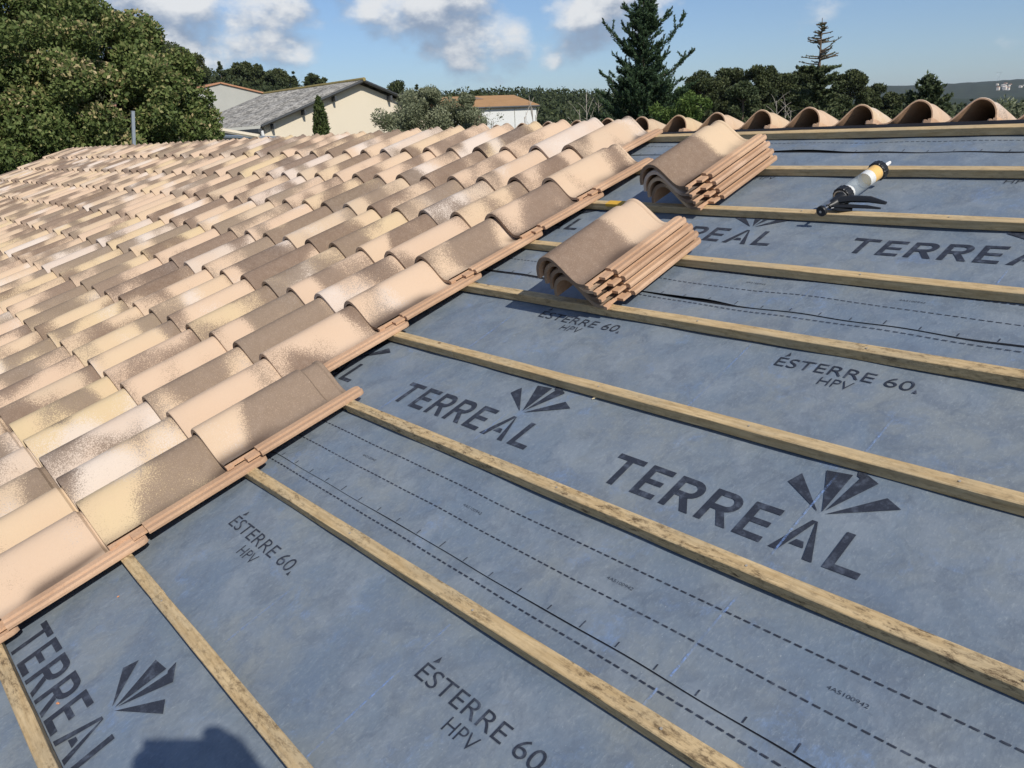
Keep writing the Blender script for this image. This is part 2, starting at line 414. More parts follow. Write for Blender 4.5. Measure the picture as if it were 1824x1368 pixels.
# underlay: one sheet per roll, each lapping over the one below
SEAMS = [(-1.55, -.29), (-.29, .851), (.851, 1.987), (1.987, 3.112), (3.112, VR)]
def seam_v(k, u):
    base = SEAMS[k][0]
    amp = [0, .002, .0022, .0055, .0045][k]
    extra = 0.0
    if k == 3: extra = np.clip((.6 - np.asarray(u)) * .018, 0, .03) * -1
    return base + amp * (vnoise(np.asarray(u) * 3.2, k) - .5) * 2 + .35 * amp * np.sin(np.asarray(u) * 23 + k) + extra
def lift(k, u):
    if k == 0: return np.zeros_like(u)
    a = [0, .0008, .0016, .0075, .0065][k]
    return a * np.clip(vnoise(np.asarray(u) * 4.5, k + 9) * 1.9 - .75, 0, 1) + .0002
sheets = []
for k, (va, vb) in enumerate(SEAMS):
    us = np.concatenate([np.arange(U0, -.7, .25), np.arange(-.7, 2.6, .02), np.arange(2.6, U1 + .01, .2)])
    vtop = vb + (.07 if k < 4 else 0)
    vs_rel = np.concatenate([[0, .012, .03, .06], np.linspace(.10, vtop - va, 28)])
    verts = []; nu = len(us); nv = len(vs_rel)
    for j, r in enumerate(vs_rel):
        vv = seam_v(k, us) * max(0, 1 - r / .1) + va * min(1, r / .1) + r
        fall = max(0, 1 - r / .05) ** 2
        z = mem_z(us, vv) + lift(k, us) * fall + (.0012 if k else 0) * max(0, 1 - r / .6) - (.004 if k < 4 else 0) * np.clip((vv - vb - .004) / .01, 0, 1) * np.where(k < 4, 1, 0)
        verts.append(np.stack([us, vv, z], 1))
    verts = np.concatenate(verts)
    idx = np.arange(nu * nv).reshape(nv, nu)
    faces = np.stack([idx[:-1, :-1], idx[:-1, 1:], idx[1:, 1:], idx[1:, :-1]], -1).reshape(-1, 4)
    sheets.append(link('membrane_sheet', mesh_np('membrane_sheet', verts, faces, True), 'membrane', roof))

# black tape showing along the laps
for k in (2, 3, 4):
    us = np.arange(-.75, 2.6, .01)
    w = {2: .0006, 3: .0036, 4: .0040}[k]
    wid = w * (.35 + 1.9 * np.clip(vnoise(us * 5.3, k + 3) * 1.6 - .45, 0, 1)) + .0003
    sv = seam_v(k, us)
    a = np.stack([us, sv - wid, mem_z(us, sv - wid) + .0010], 1); b = np.stack([us, sv + .012, mem_z(us, sv + .012) + .0009], 1)
    n_ = len(us); i = np.arange(n_ - 1)
    link('lap_tape', mesh_np('lap_tape', np.concatenate([a, b]), np.stack([i, i + 1, n_ + i + 1, n_ + i], 1)), 'black_membrane', sheets[k - 1])

# ---- print on the underlay
def drape(polys, u0, v0, lift_=.0022, quads=None):
    vs = []; fs = []
    for p in polys:
        b = len(vs)
        for (x, y) in p: vs.append((u0 + x, v0 + y, float(mem_z(u0 + x, v0 + y)) + lift_))
        fs.append(tuple(range(b, b + len(p))))
    return vs, fs
def q(x0, y0, x1, y1): return [(x0, y0), (x1, y0), (x1, y1), (x0, y1)]
HT = .097; ST = .0170; SH = .0155
def L_T(w): return [q(0, HT - SH, w, HT), q(w / 2 - ST / 2, 0, w / 2 + ST / 2, HT - SH)]
def L_E(w): return [q(0, 0, ST, HT), q(ST, 0, w, SH), q(ST, HT / 2 - SH * .45, w * .92, HT / 2 + SH * .45), q(ST, HT - SH, w, HT)]
def L_L(w): return [q(0, 0, ST, HT), q(ST, 0, w, SH)]
def L_A(w):
    c = w / 2; t = ST * 1.12; zc = HT * .25
    def xl(z): return c * z / HT
    return [[(0, 0), (t, 0), (c + t * .18, HT - .004), (c + t * .3, HT), (c - t * .3, HT)], [(w, 0), (c + t * .3, HT), (c + t * .18, HT - .004), (w - t, 0)],
            [(xl(zc) + t, zc), (w - xl(zc) - t, zc), (w - xl(zc + SH) - t, zc + SH), (xl(zc + SH) + t, zc + SH)]]
def L_R(w):
    ps = [q(0, 0, ST, HT)]
    cy = HT * .70; ro = HT * .30; ri = ro - SH; x0 = w - ro * 1.05
    ps += [q(ST, HT - SH, x0, HT), q(ST, cy - ro, x0, cy - ro + SH)]
    n = 10
    for i in range(n):
        a = -math.pi / 2 + math.pi * i / n; b = -math.pi / 2 + math.pi * (i + 1) / n
        ps.append([(x0 + ri * .95 * math.cos(a), cy + ri * math.sin(a)), (x0 + ro * 1.05 * math.cos(a), cy + ro * math.sin(a)),
                   (x0 + ro * 1.05 * math.cos(b), cy + ro * math.sin(b)), (x0 + ri * .95 * math.cos(b), cy + ri * math.sin(b))])
    ps.append([(w * .42, cy - ro), (w * .42 + ST * 1.15, cy - ro), (w + .004, 0), (w + .004 - ST * 1.2, 0)])
    return ps
LOGO = [[(-.010, -.001), (-.092, .088), (-.105, .055)],
        [(-.002, .002), (-.052, .115), (.001, .121)],
        [(.002, .008), (.018, .117), (.010, .1215), (.003, .144), (.055, .116)],
        [(.006, -.001), (.086, .086), (.120, .068)]]
LOGO = [[p[0]] + p[1:][::-1] for p in LOGO]
def wordmark(u0, v0, sheet):
    x = 0; vs = []; fs = []
    for fn, w in ((L_T, .079), (L_E, .062), (L_R, .072), (L_R, .072), (L_E, .062), (L_A, .09), (L_L, .066)):
        a, b = drape(fn(w), u0 + x, v0); n0 = len(vs); vs += a; fs += [tuple(i + n0 for i in f) for f in b]
        x += w + .0193
    a, b = drape(LOGO, u0 + .490, v0 + .122); n0 = len(vs); vs += a; fs += [tuple(i + n0 for i in f) for f in b]
    link('printed_wordmark', mesh_np('printed_wordmark', vs, fs), 'print_ink', sheet)
UP = .868
for v0, ua, sh in ((.036, -.004, 1), (1.200, .083, 2), (2.347, .085, 3)):
    for i in range(-1, 4):
        wordmark(ua + i * UP, v0, sheets[sh])

def text_mesh(body, size, bold=0.0):
    cu = bpy.data.curves.new('t', 'FONT'); cu.body = body; cu.size = size; cu.offset = bold; cu.resolution_u = 4
    ob = bpy.data.objects.new('t', cu); COL.objects.link(ob); dg = bpy.context.evaluated_depsgraph_get()
    me = bpy.data.meshes.new_from_object(ob.evaluated_get(dg))
    co = np.zeros(len(me.vertices) * 3); me.vertices.foreach_get('co', co); co = co.reshape(-1, 3)
    fs = [tuple(p.vertices) for p in me.polygons]
    bpy.data.objects.remove(ob); bpy.data.curves.remove(cu); bpy.data.meshes.remove(me)
    return co, fs
def fit_text(body, w, h, bold=0.0):
    co, fs = text_mesh(body, 1.0, bold)
    mn = co.min(0); mx_ = co.max(0)
    co = (co - mn) / np.maximum(mx_ - mn, 1e-6) * np.array([w, h, 0]); return co, fs
T_MAIN, T_HPV, T_NUM = fit_text('ESTERRE 60', .338, .037, -.006), fit_text('HPV', .080, .0295, -.010), fit_text('4A5100942', .066, .0075, -.012)
def stamp(parts, u0, v0, sheet, name):
    vs = []; fs = []
    for (co, f), dx, dy in parts:
        b = len(vs)
        for x, y, _ in co: vs.append((u0 + dx + x, v0 + dy + y, float(mem_z(u0 + dx + x, v0 + dy + y)) + .0022))
        fs += [tuple(i + b for i in t) for t in f]
    link(name, mesh_np(name, vs, fs), 'print_ink', sheet)
tri1 = (np.array([[0, 0, 0], [.013, .006, 0], [.007, .019, 0]]), [(0, 1, 2)])
tri2 = (np.array([[0, 0, 0], [.011, 0, 0], [.004, .013, 0]]), [(0, 1, 2)])
for v0, ua, sh in ((.598, .138, 1), (1.747, .214, 2), (2.893, .206, 3)):
    for i in range(-1, 4):
        stamp([(T_MAIN, 0, 0), (T_HPV, .138, -.042), (tri1, .008, .042), (tri2, .343, -.004)], ua + i * UP, v0, sheets[sh], 'printed_stamp')
for v0, ua, sh in ((.976, .255, 2), (2.115, .31, 3)):
    for i in range(0, 5): stamp([(T_NUM, 0, 0)], ua + i * .459, v0, sheets[sh], 'printed_number')

def dashes(v, sheet, u0=-.9, u1=3.0, per=.0193, ln=.0132, w=.0034, wav=0.0, s=0):
    vs = []; fs = []; u = u0; j = 0
    while u < u1:
        b = len(vs); dv = wav * (float(vnoise(u * 3.1, s)) - .5) * 2
        for x, y in ((u, -w / 2), (u + ln, -w / 2), (u + ln, w / 2), (u, w / 2)):
            vs.append((x, v + dv + y, float(mem_z(x, v + dv + y)) + .0022))
        fs.append((b, b + 1, b + 2, b + 3)); u += per * (1 + .04 * math.sin(j * 1.7)); j += 1
    link('dashed_line', mesh_np('dashed_line', vs, np.array(fs)), 'print_ink', sheet)
dashes(.826, sheets[1]); dashes(.940, sheets[2]); dashes(1.024, sheets[2])
dashes(1.9655, sheets[2], w=.0028); dashes(2.078, sheets[3], wav=.006, s=5, w=.0028); dashes(2.160, sheets[3], wav=.002, s=6, w=.0028)
dashes(3.203, sheets[4], wav=.003, s=8, w=.0026); dashes(-.20, sheets[1])
for k, u0 in ((2, -.535), (3, -.50), (4, -.52)):
    vs = []; fs = []
    for j in range(40):
        u = u0 + j * .0873; h = (.019 if j % 5 == 0 else .013); b = len(vs); sv = float(seam_v(k, u))
        for x, y in ((-.0014, .0), (.0014, 0), (.0014, h), (-.0014, h)):
            vs.append((u + x, sv + .002 + y, float(mem_z(u, sv + y)) + .0026 + float(lift(k, np.array([u]))[0]) * max(0, 1 - y / .05) ** 2))
        fs.append((b, b + 1, b + 2, b + 3))
    link('tick_mark', mesh_np('tick_mark', vs, np.array(fs)), 'print_ink', sheets[k])
# snapped chalk lines running up the slope
for u, va, vb in ((1.412, .40, .83), (1.416, .86, 1.11), (1.414, 1.16, 1.45), (1.43, 1.50, 1.82), (1.412, 2.01, 2.35), (.98, 1.50, 1.81), (.974, .18, .72), (.545, .40, .72), (.982, 2.0, 2.15), (.105, 1.14, 1.44), (.118, 1.50, 1.80), (.54, 1.14, 1.30)):
    n_ = 14; vv = np.linspace(va, vb, n_); uu = u + .0015 * np.sin(vv * 9)
    hw = .0022
    z = mem_z(uu, vv) + .0034
    vs = np.concatenate([np.stack([uu - hw, vv, z], 1), np.stack([uu + hw, vv, z], 1)]); i = np.arange(n_ - 1)
    k = 1 if va < .85 else (2 if va < 1.98 else 3)
    link('chalk_line', mesh_np('chalk_line', vs, np.stack([i, n_ + i, n_ + i + 1, i + 1], 1)), 'blue_chalk', sheets[k])

# ---- battens
BW, BH = .031, .027
def batten_mesh(k, ua, ub, seed, dv=0.0, dz=0.0):
    n_ = max(2, int((ub - ua) / .12)); us = np.linspace(ua, ub, n_ + 1)
    ch = .0016
    prof = [(0, -BH), (0, -ch), (ch, 0), (BW - ch, 0), (BW, -ch), (BW, -BH)]
    vs = []; np_ = len(prof)
    for i, u in enumerate(us):
        wob = .0016 * (float(vnoise(u * 1.3, seed)) - .5) * 2; wz = .0010 * (float(vnoise(u * 1.9, seed + 3)) - .5)
        for y, z in prof:
            jit = .0006 * (float(hash1(u * 31 + y * 900, seed)) - .5) * 2
            vs.append((u, vk(k, u) + y + wob + jit + dv, z + wz + dz + jit * .6))
    fs = []
    for i in range(n_):
        for j in range(np_):
            a = i * np_ + j; b = i * np_ + (j + 1) % np_; fs.append((a, b, b + np_, a + np_))
    fs += [tuple(range(np_))[::-1], tuple(range(n_ * np_, n_ * np_ + np_))]
    return mesh_np('batten', vs, fs)
def vk(k, u):
    o = OFF[k] if 0 <= k <= 9 else 0; s = SLP[k] if 0 <= k <= 9 else 0
    if u < -.6: u = -.6
    if u > 2.2: u = 2.2
    return k * P_ + o + s * u
CUTS = {1: [-3.9, .262], 2: [-4.4], 3: [-4.1, .005, 2.02], 4: [-4.8, .125], 5: [-3.6, 2.3], 6: [-4.2, 2.6], 7: [-4.0, 2.9], 8: [-3.7, 2.4], 9: [-4.3, 1.9], 0: [-4, 3.0], -1: [-4], -2: [-3.8], -3: [-4.2]}
for k in range(-3, 10):
    cs = [U0 + .03] + CUTS.get(k, []) + [U1 - .02]
    for i in range(len(cs) - 1):
        bo = link('batten', batten_mesh(k, cs[i] + .0012, cs[i + 1] - .0012, k * 3.7 + i, dv=(.0022 if i % 2 else 0), dz=(-.0006 if i % 2 else 0)), 'batten_wood', roof); bo['stain'] = {3: 1.0, 2: .85, 1: .75, 0: .9, 5: .7, 4: .4, 9: .3}.get(k, .35)
def paint_patch(k, ua, ub, name, m):
    MB().box(ua, ub, vk(k, ua) - .0012, vk(k, ua) + BW + .0012, -.010, .0011).build(name, m, roof)
paint_patch(7, -.135, -.048, 'paint_patch', 'yellow_paint')
# nail heads
for k, us in ((1, (.30,)), (2, (.56, 1.02, 1.48)), (3, (.45, .92, 1.41, 1.86)), (4, (.30, .74, 1.19, 1.63)), (5, (.33, .80, 1.28)), (6, (.62, 1.10)), (7, (.72, 1.18))):
    for u in us:
        MB().lathe([(.0026, 0), (.0026, .0010)], Matrix.Translation((u, vk(k, u) + .015, .0007)) @ Matrix.Rotation(math.pi / 2, 4, 'X'), 8).build('nail_head', 'bark_pale', roof)

# ridge strip of folded black underlay between the top batten and the far slope's tiles
us = np.arange(U0, U1, .06)
rows = []
for v, z in ((3.278, -.024), (3.284, -.016), (3.300, -.010), (3.335, -.012)):
    w = (vnoise(us * 3, 3) - .5) * .008 + np.clip(us + .6, 0, 2) * .009
    rows.append(np.stack([us, np.full_like(us, v), z + w * (z > -.01)], 1))
nn = len(us); idx = np.arange(nn * 4).reshape(4, nn)
link('ridge_underlay', mesh_np('ridge_underlay', np.concatenate(rows), np.stack([idx[:-1, :-1], idx[:-1, 1:], idx[1:, 1:], idx[1:, :-1]], -1).reshape(-1, 4), True), 'black_membrane', roof)

# ---- clay tile: arch on the left, channel and interlocking rail on the right
TL = .440; TT = .0135
def tile_arrays():
    prof = []
    xc, a, z0, zp = .074, .074, .016, .097
    for i in range(9):
        t = math.pi - (math.pi / 2) * i / 8; prof.append((xc + a * math.cos(t), z0 + (zp - z0) * math.sin(t)))
    for i in range(1, 12):
        s_ = i / 11; x = xc + (.184 - xc) * s_
        c = .5 + .5 * math.cos(math.pi * s_); c = c ** .78
        prof.append((x, .0125 + (zp - .0125) * c))
    prof += [(.200, .0118), (.210, .0130)]
    prof = np.array(prof); n = len(prof)
    tg = np.gradient(prof, axis=0); nr = np.stack([-tg[:, 1], tg[:, 0]], 1); nr /= np.linalg.norm(nr, axis=1)[:, None]
    inner = prof - nr * TT
    inner[0] = prof[0] + np.array([TT, 0]); inner[1:, 1] = np.maximum(inner[1:, 1], -.0005)
    ys = [(0, -.0022), (.0035, 0), (.10, 0), (.20, 0), (.30, 0), (.366, 0), (.373, -.0085), (.424, -.0095), (.429, -.0060), (.437, -.0060), (.440, -.0085)]
    V = []; RAW = []; F = []
    rows_o = []; rows_i = []
    for y, off in ys:
        o = prof + nr * off; r = []
        for p_ in o: r.append(len(V)); V.append((p_[0], y, p_[1])); RAW.append(0.0)
        rows_o.append(r)
    for y in (0.0, .22, .440):
        r = []
        for p_ in inner: r.append(len(V)); V.append((p_[0], y, p_[1])); RAW.append(1.0)
        rows_i.append(r)
    for i in range(len(rows_o) - 1):
        for j in range(n - 1): F.append((rows_o[i][j], rows_o[i][j + 1], rows_o[i + 1][j + 1], rows_o[i + 1][j]))
    for i in range(2):
        for j in range(n - 1): F.append((rows_i[i][j + 1], rows_i[i][j], rows_i[i + 1][j], rows_i[i + 1][j + 1]))
    # end faces and long edges use their own vertices so the fired slip stops at the edge
    def strip(ra, rb):
        b = len(V)
        for k in ra: V.append(V[k]); RAW.append(.42 if V[k][1] < .01 else .8)
        for k in rb: V.append(V[k]); RAW.append(.42 if V[k][1] < .01 else .8)
        m_ = len(ra)
        for j in range(m_ - 1): F.append((b + j + 1, b + j, b + m_ + j, b + m_ + j + 1))
    strip(rows_o[0], rows_i[0]); strip(rows_i[2], rows_o[-1])
    lo = [r[0] for r in rows_o]; F2 = [rows_i[2][0], rows_i[1][0], rows_i[0][0]]
    F.append(tuple(lo + F2))
    def extr(poly, y0, y1, taper=0.0, raw=1.0, dz0=0.0, top_raw=None):
        b = len(V); m_ = len(poly); cx = sum(p[0] for p in poly) / m_
        secs = [(y0, 1.0, dz0), (y1 - taper, 1.0, 0.0)] + ([(y1 - taper * .4, .86, 0), (y1, .55, -.001)] if taper else [])
        for y, sc_, dz in secs:
            for (x, z) in poly: V.append((cx + (x - cx) * sc_, y, z + dz)); RAW.append(raw)
        for i in range(len(secs) - 1):
            for j in range(m_): F.append((b + i * m_ + j, b + i * m_ + (j + 1) % m_, b + (i + 1) * m_ + (j + 1) % m_, b + (i + 1) * m_ + j))
        F.append(tuple(range(b + m_ - 1, b - 1, -1))); F.append(tuple(range(b + (len(secs) - 1) * m_, b + len(secs) * m_)))
    # rail with two ribs; poly is counter-clockwise seen from -y
    extr([(.2105, -.0015), (.2585, -.0015), (.2600, .0060), (.2570, .0125), (.2440, .0132), (.2410, .0088), (.2350, .0086), (.2325, .0150), (.2150, .0168), (.2105, .0130)], .098, .466, .016, .70)
    extr([(.2100, -.004), (.2225, -.004), (.2240, .006), (.2100, .0085)], .0, .022, 0, .9)
    extr([(.2100, -.002), (.2170, -.002), (.2170, .0065), (.2100, .0080)], .022, .098, 0, .9)
    extr([(.2170, -.003), (.2420, -.003), (.2420, .0052), (.2170, .0062)], .058, .098, 0, .9)
    return np.array(V), F, np.array(RAW)
TV, TF, TR = tile_arrays()
def tile_mesh(name):
    me = mesh_np(name, TV, TF, True, {'tpos': ('FLOAT_VECTOR', 'POINT', TV), 'raw': ('FLOAT', 'POINT', TR), 'rnd': ('FLOAT', 'POINT', np.zeros(len(TV)))})
    me.set_sharp_from_angle(angle=math.radians(33)); me.materials.append(MATS['clay_tile']); return me
TILE = tile_mesh('roof_tile')
TILT = math.atan(.023 / .40)

def tile_matrix(x0, v0, course_jit=0.0):
    r = lambda s: random.gauss(0, s)
    return (Matrix.Translation((x0 + r(.0018), v0 + r(.0026), .0015 + .023 + r(.0006))) @ Matrix.Rotation(-TILT + r(.0025), 4, 'X') @ Matrix.Rotation(r(.0050), 4, 'Z') @ Matrix.Rotation(r(.004), 4, 'Y'))
def in_view(x, v, z=.06):
    d = Vector((x, v, z)) - CPOS; zz = d.dot(CF)
    if zz < .1: return False
    px = 912 + FPX * d.dot(CR) / zz; py = 684 + FPX * d.dot(CD) / zz
    return -10 <= px <= 1834 and -10 <= py <= 1378
spots = []; rest = []
for k in range(-3, 10):
    j0 = 0 if k < 4 else (1 if k < 9 else 2)
    for j in range(j0, 49):
        x0 = -.242 - j * WT; v0 = (k - 1) * P_ + (OFF[k] if k >= 0 else 0) * max(0, 1 - j / 14) - .025
        M = tile_matrix(x0, v0)
        vis = any(in_view(x0 + a, v0 + b) for a in (.02, .12, .21) for b in (.02, .2, .38))
        d = (Vector((x0, v0, 0)) - CPOS).length
        (spots if vis else rest).append((d, M))
spots.sort(key=lambda t: t[0])
rest += spots[300:]; spots = spots[:300]
LAST = [M for d, M in spots if abs(M.translation.x + .242) < .03 and abs(M.translation.y - (2 * P_ + OFF[3] - .025)) < .03]
for i, (d, M) in enumerate(spots):
    o = bpy.data.objects.new('roof_tile', TILE); o['seed'] = random.random(); o['burn'] = 0.0; COL.objects.link(o); o.parent = roof; o.matrix_local = M
    if any(M is q_ for q_ in LAST): o['burn'] = 1.0; o['flip'] = 1.0; o['seed'] = .42
def merged_tiles(mats_, name):
    nV = len(TV); VV = []; FF = []; RR = []
    for i, M in enumerate(mats_):
        A = np.array(M); VV.append(TV @ A[:3, :3].T + A[:3, 3]); FF += [tuple(q_ + i * nV for q_ in f) for f in TF]
        RR.append(np.full(nV, random.random()))
    k = len(mats_)
    me = mesh_np(name, np.concatenate(VV), FF, True, {'tpos': ('FLOAT_VECTOR', 'POINT', np.tile(TV, (k, 1))), 'raw': ('FLOAT', 'POINT', np.tile(TR, k)), 'rnd': ('FLOAT', 'POINT', np.concatenate(RR))})
    me.set_sharp_from_angle(angle=math.radians(33)); me.materials.append(MATS['clay_tile'])
    o = link(name, me, None, roof); o['kind'] = 'stuff'; o['seed'] = 0.0; o['burn'] = 0.0; return o
merged_tiles([m for _, m in rest], 'roof_tile_field')

# ---- the far slope: its top course ends at the ridge, open ends towards us
RY, RZ = 3.342, -.017
FAR = Matrix.Translation((0, RY, RZ)) @ Matrix.Rotation(-2 * SLOPE, 4, 'X') @ Matrix.Rotation(math.pi, 4, 'Z')
far_rest = []
for j in range(-21, 50):
    xp = -.419 - j * WT            # arch peak along the ridge
    for c in range(0, 7):
        jr = random.gauss(0, .0025)
        M = FAR @ Matrix.Translation((-xp - .076 + jr, -.466 - c * P_ + random.gauss(0, .003), .010 + .0205)) @ Matrix.Rotation(-TILT + random.gauss(0, .004), 4, 'X') @ Matrix.Rotation(random.gauss(0, .006), 4, 'Z')
        if c == 0 and -11.2 < xp < 1.6:
            o = bpy.data.objects.new('far_slope_tile', TILE); o['seed'] = random.random(); o['burn'] = 1.0 if random.random() < .75 else 0.0; COL.objects.link(o); o.parent = roof; o.matrix_local = M
        elif -11.2 < xp < 4.4: far_rest.append(M)
merged_tiles(far_rest, 'far_slope_tile_field')
far = MB(); c, s = math.cos(2 * SLOPE), math.sin(2 * SLOPE)
far.box(U0, U1, 0, 3.6, -.05, -.032, Matrix.Translation((0, RY, RZ)) @ Matrix.Rotation(-2 * SLOPE, 4, 'X'))
far.build('far_slope_deck', 'roof_underlay', roof)
MB().box(U0 + .02, U1 - .02, V0, RY - .01, -.075, -.045).build('roof_deck', 'roof_underlay', roof)
# walls of the house below the roof, in the roof's own frame
inv = ROT.inverted() @ Matrix.Translation((0, 0, -H0))
def wpt(x, y, z): return ROOF_M.inverted() @ Vector((x, y, z))
def eave_z(v, n=-.08): return H0 + v * math.sin(SLOPE) + n * math.cos(SLOPE)
ya = (V0 + .25) * math.cos(SLOPE); yr = VR * math.cos(SLOPE) + .03; yb = yr + 3.0
za = H0 + (ya / math.cos(SLOPE)) * math.sin(SLOPE) - .10; zr = H0 + (yr / math.cos(SLOPE)) * math.sin(SLOPE) - .10; zb = zr - 3.0 * math.tan(SLOPE)
xl, xr_ = U0 + .22, U1 - .2
hw = MB()
hw.add([wpt(xl, ya, 0), wpt(xr_, ya, 0), wpt(xr_, ya, za), wpt(xl, ya, za)], [(0, 1, 2, 3)])
hw.add([wpt(xl, yb, 0), wpt(xr_, yb, 0), wpt(xr_, yb, zb), wpt(xl, yb, zb)], [(3, 2, 1, 0)])
for x in (xl, xr_):
    hw.add([wpt(x, ya, 0), wpt(x, yb, 0), wpt(x, yb, zb), wpt(x, yr, zr), wpt(x, ya, za)], [(0, 1, 2, 3, 4)])
hw.build('wall', 'house_wall', roof)

# ------------------------------------------------------------------ loose things on the roof
def stack(u, v, base_z, n, lab, lean=0.0):
    for i in range(n):
        e = empty('roof_tile_loose')
        top = n - 1 - i
        names = {0: 'top tile', 1: 'second tile from the top', 2: 'third tile from the top', 3: 'bottom tile'}
        tag(e, names[top] + ' ' + lab, 'roof tile', 'loose tiles stacked on the battens')
        M = ROOF_M @ Matrix.Translation((u - .0072 * i + random.gauss(0, .0022), v - .0055 * i + random.gauss(0, .0035), base_z + .0262 * i + random.uniform(-.001, .001) * (i > 0))) @ Matrix.Rotation(lean + random.gauss(0, .011), 4, 'Z') @ Matrix.Rotation(random.gauss(0, .005), 4, 'X') @ Matrix.Rotation(-.012 * i, 4, 'Y')
        e.matrix_world = M
        o = bpy.data.objects.new('tile_body', TILE); o['seed'] = (.413, .137, .871, .3)[i] if lab.startswith('of the near') else (.11, .55, .36, .62)[i]; o['burn'] = 1.0 if i == n - 1 else 0.0; COL.objects.link(o); o.parent = e
stack(.260, 1.802, .0045, 4, 'of the near four-tile stack below the other stack', -.010)
stack(.118, 2.505, .0045, 4, 'of the farther four-tile stack close to the ridge', -.012)

# sealant gun lying across two battens
g0 = Vector((.812, 2.500, .021)); g1 = Vector((.857, 2.905, .024))
ax = (g1 - g0); GL = ax.length; ax.normalize()
xg = ax.cross(Vector((0, 0, 1))).normalized(); zg = xg.cross(ax)
GM = ROOF_M @ Matrix.Translation(g0) @ Matrix((xg, ax, zg)).transposed().to_4x4()
gun = empty('sealant_gun'); gun.matrix_world = GM
tag(gun, 'black sealant gun with clear barrel lying across two battens', 'sealant gun')
I4 = Matrix.Identity(4)
def gpart(mb, name, m, parent=gun, smooth=True): return mb.build(name, m, parent, smooth, 40)
gpart(MB().lathe([(.004, .006), (.004, .14)], I4, 10), 'plunger_rod', 'gun_steel')
disc = gpart(MB().lathe([(.010, -.004), (.0165, -.003), (.0175, 0), (.0175, .006), (.012, .009)], I4, 24), 'end_knob', 'black_plastic')
gpart(MB().lathe([(.0042, -.0055), (.0042, -.003)], I4, 12), 'rod_end', 'gun_steel', disc)
def ribbed(y0, y1, r, seg=32):
    mb = MB(); vs = []
    prof = [(r * .80, y0 - .001), (r * .95, y0), (r, y0 + .003), (r, y1 - .003), (r * .95, y1), (r * .80, y1 + .001)]
    for rr, y in prof:
        for k in range(seg * 2):
            a = 2 * math.pi * k / (seg * 2); q_ = rr + (.0013 if k % 4 < 2 and rr > r * .9 else 0); vs.append((q_ * math.cos(a), y, q_ * math.sin(a)))
    S = seg * 2; fs = [(i * S + k, (i + 1) * S + k, (i + 1) * S + (k + 1) % S, i * S + (k + 1) % S) for i in range(len(prof) - 1) for k in range(S)]
    fs += [tuple(range(S)), tuple(range((len(prof) - 1) * S, len(prof) * S))[::-1]]
    return mb.add(vs, fs)
gpart(ribbed(.105, .133, .0305), 'rear_collar', 'black_plastic', smooth=False)
gpart(MB().lathe([(.020, .1005), (.0245, .1005), (.0245, .1045), (.020, .1045)], I4, 24, False), 'collar_ring', 'gun_steel')
gpart(ribbed(.302, .326, .0315), 'front_cap', 'black_plastic', smooth=False)
gpart(MB().lathe([(.0270, .130), (.0270, .305)], I4, 32, False), 'barrel', 'clear_barrel')
gpart(MB().lathe([(.001, .258), (.0258, .259), (.0258, .302), (.001, .3022)], I4, 28), 'sealant_bag', 'label_yellow')
gpart(MB().lathe([(.0250, .236), (.0262, .262)], I4, 28, False), 'bag_sleeve', 'paste_white')
gpart(MB().lathe([(.0215, .142), (.0225, .144), (.0225, .150), (.0215, .152)], I4, 24), 'piston', 'paste_white')
gpart(MB().lathe([(.011, .326), (.009, .334), (.0055, .380), (.0040, GL - .022)], I4, 14), 'nozzle', 'paste_white')
# frame and grips, lying out to the right
fr = MB()
fr.tube([(0, .036, .001), (.003, .060, 0), (.005, .085, 0), (.004, .106, 0)], [.008, .0165, .0195, .0235], 12, squash=.85)
fr.tube([(.000, .046, -.006), (.030, .050, -.014), (.062, .070, -.020)], [.0085, .011, .010], 8, squash=.6)
gpart(fr, 'frame', 'black_plastic')
gpart(MB().tube([(.006, .074, .004), (.045, .094, .004), (.100, .108, .000), (.155, .104, -.006)], [.0150, .0165, .0150, .0070], 12, squash=.62), 'handle', 'black_plastic')
gpart(MB().tube([(.010, .050, -.004), (.050, .066, -.008), (.105, .080, -.012), (.150, .082, -.014)], [.0090, .0100, .0085, .0045], 10, squash=.55), 'trigger', 'black_plastic')
gpart(MB().box(-.004, .004, .030, .062, .008, .0105).tube([(.012, .034, -.004), (.018, .050, -.008), (.016, .066, -.004)], [.0016, .0016, .0016], 6), 'release_lever', 'gun_steel')

def bit(name, px_uv, size, m, lab, cat, ang):
    u, v = px_uv
    mb = MB(); L, Wd, Hh = size
    vs = [(-L, -Wd, 0), (L * .7, -Wd * .8, 0), (L, Wd * .3, 0), (-L * .6, Wd, 0), (-L * .8, -Wd * .6, Hh), (L * .5, -Wd * .5, Hh), (L * .8, Wd * .2, Hh), (-L * .5, Wd * .7, Hh)]
    mb.add(vs, [(3, 2, 1, 0), (4, 5, 6, 7), (0, 1, 5, 4), (1, 2, 6, 5), (2, 3, 7, 6), (3, 0, 4, 7)])
    o = mb.build(name, m); o.matrix_world = ROOF_M @ Matrix.Translation((u, v, float(mem_z(u, v)) + .0035)) @ Matrix.Rotation(ang, 4, 'Z')
    tag(o, lab, cat)
def roofpt(px, py, z):
    d = CR * ((px - 912) / FPX) + CD * ((py - 684) / FPX) + CF
    t = (z - CPOS.z) / d.z; p = CPOS + d * t; return p.x, p.y
bit('tile_chip', roofpt(104, 1253, -.03), (.0045, .003, .002), 'chip_orange', 'small orange tile chip on the wordmark at lower left', 'chip', .4)
bit('tile_chip', roofpt(211, 1063, -.03), (.003, .002, .0015), 'chip_orange', 'tiny orange tile chip beside the lowest laid tiles', 'chip', 1.2)
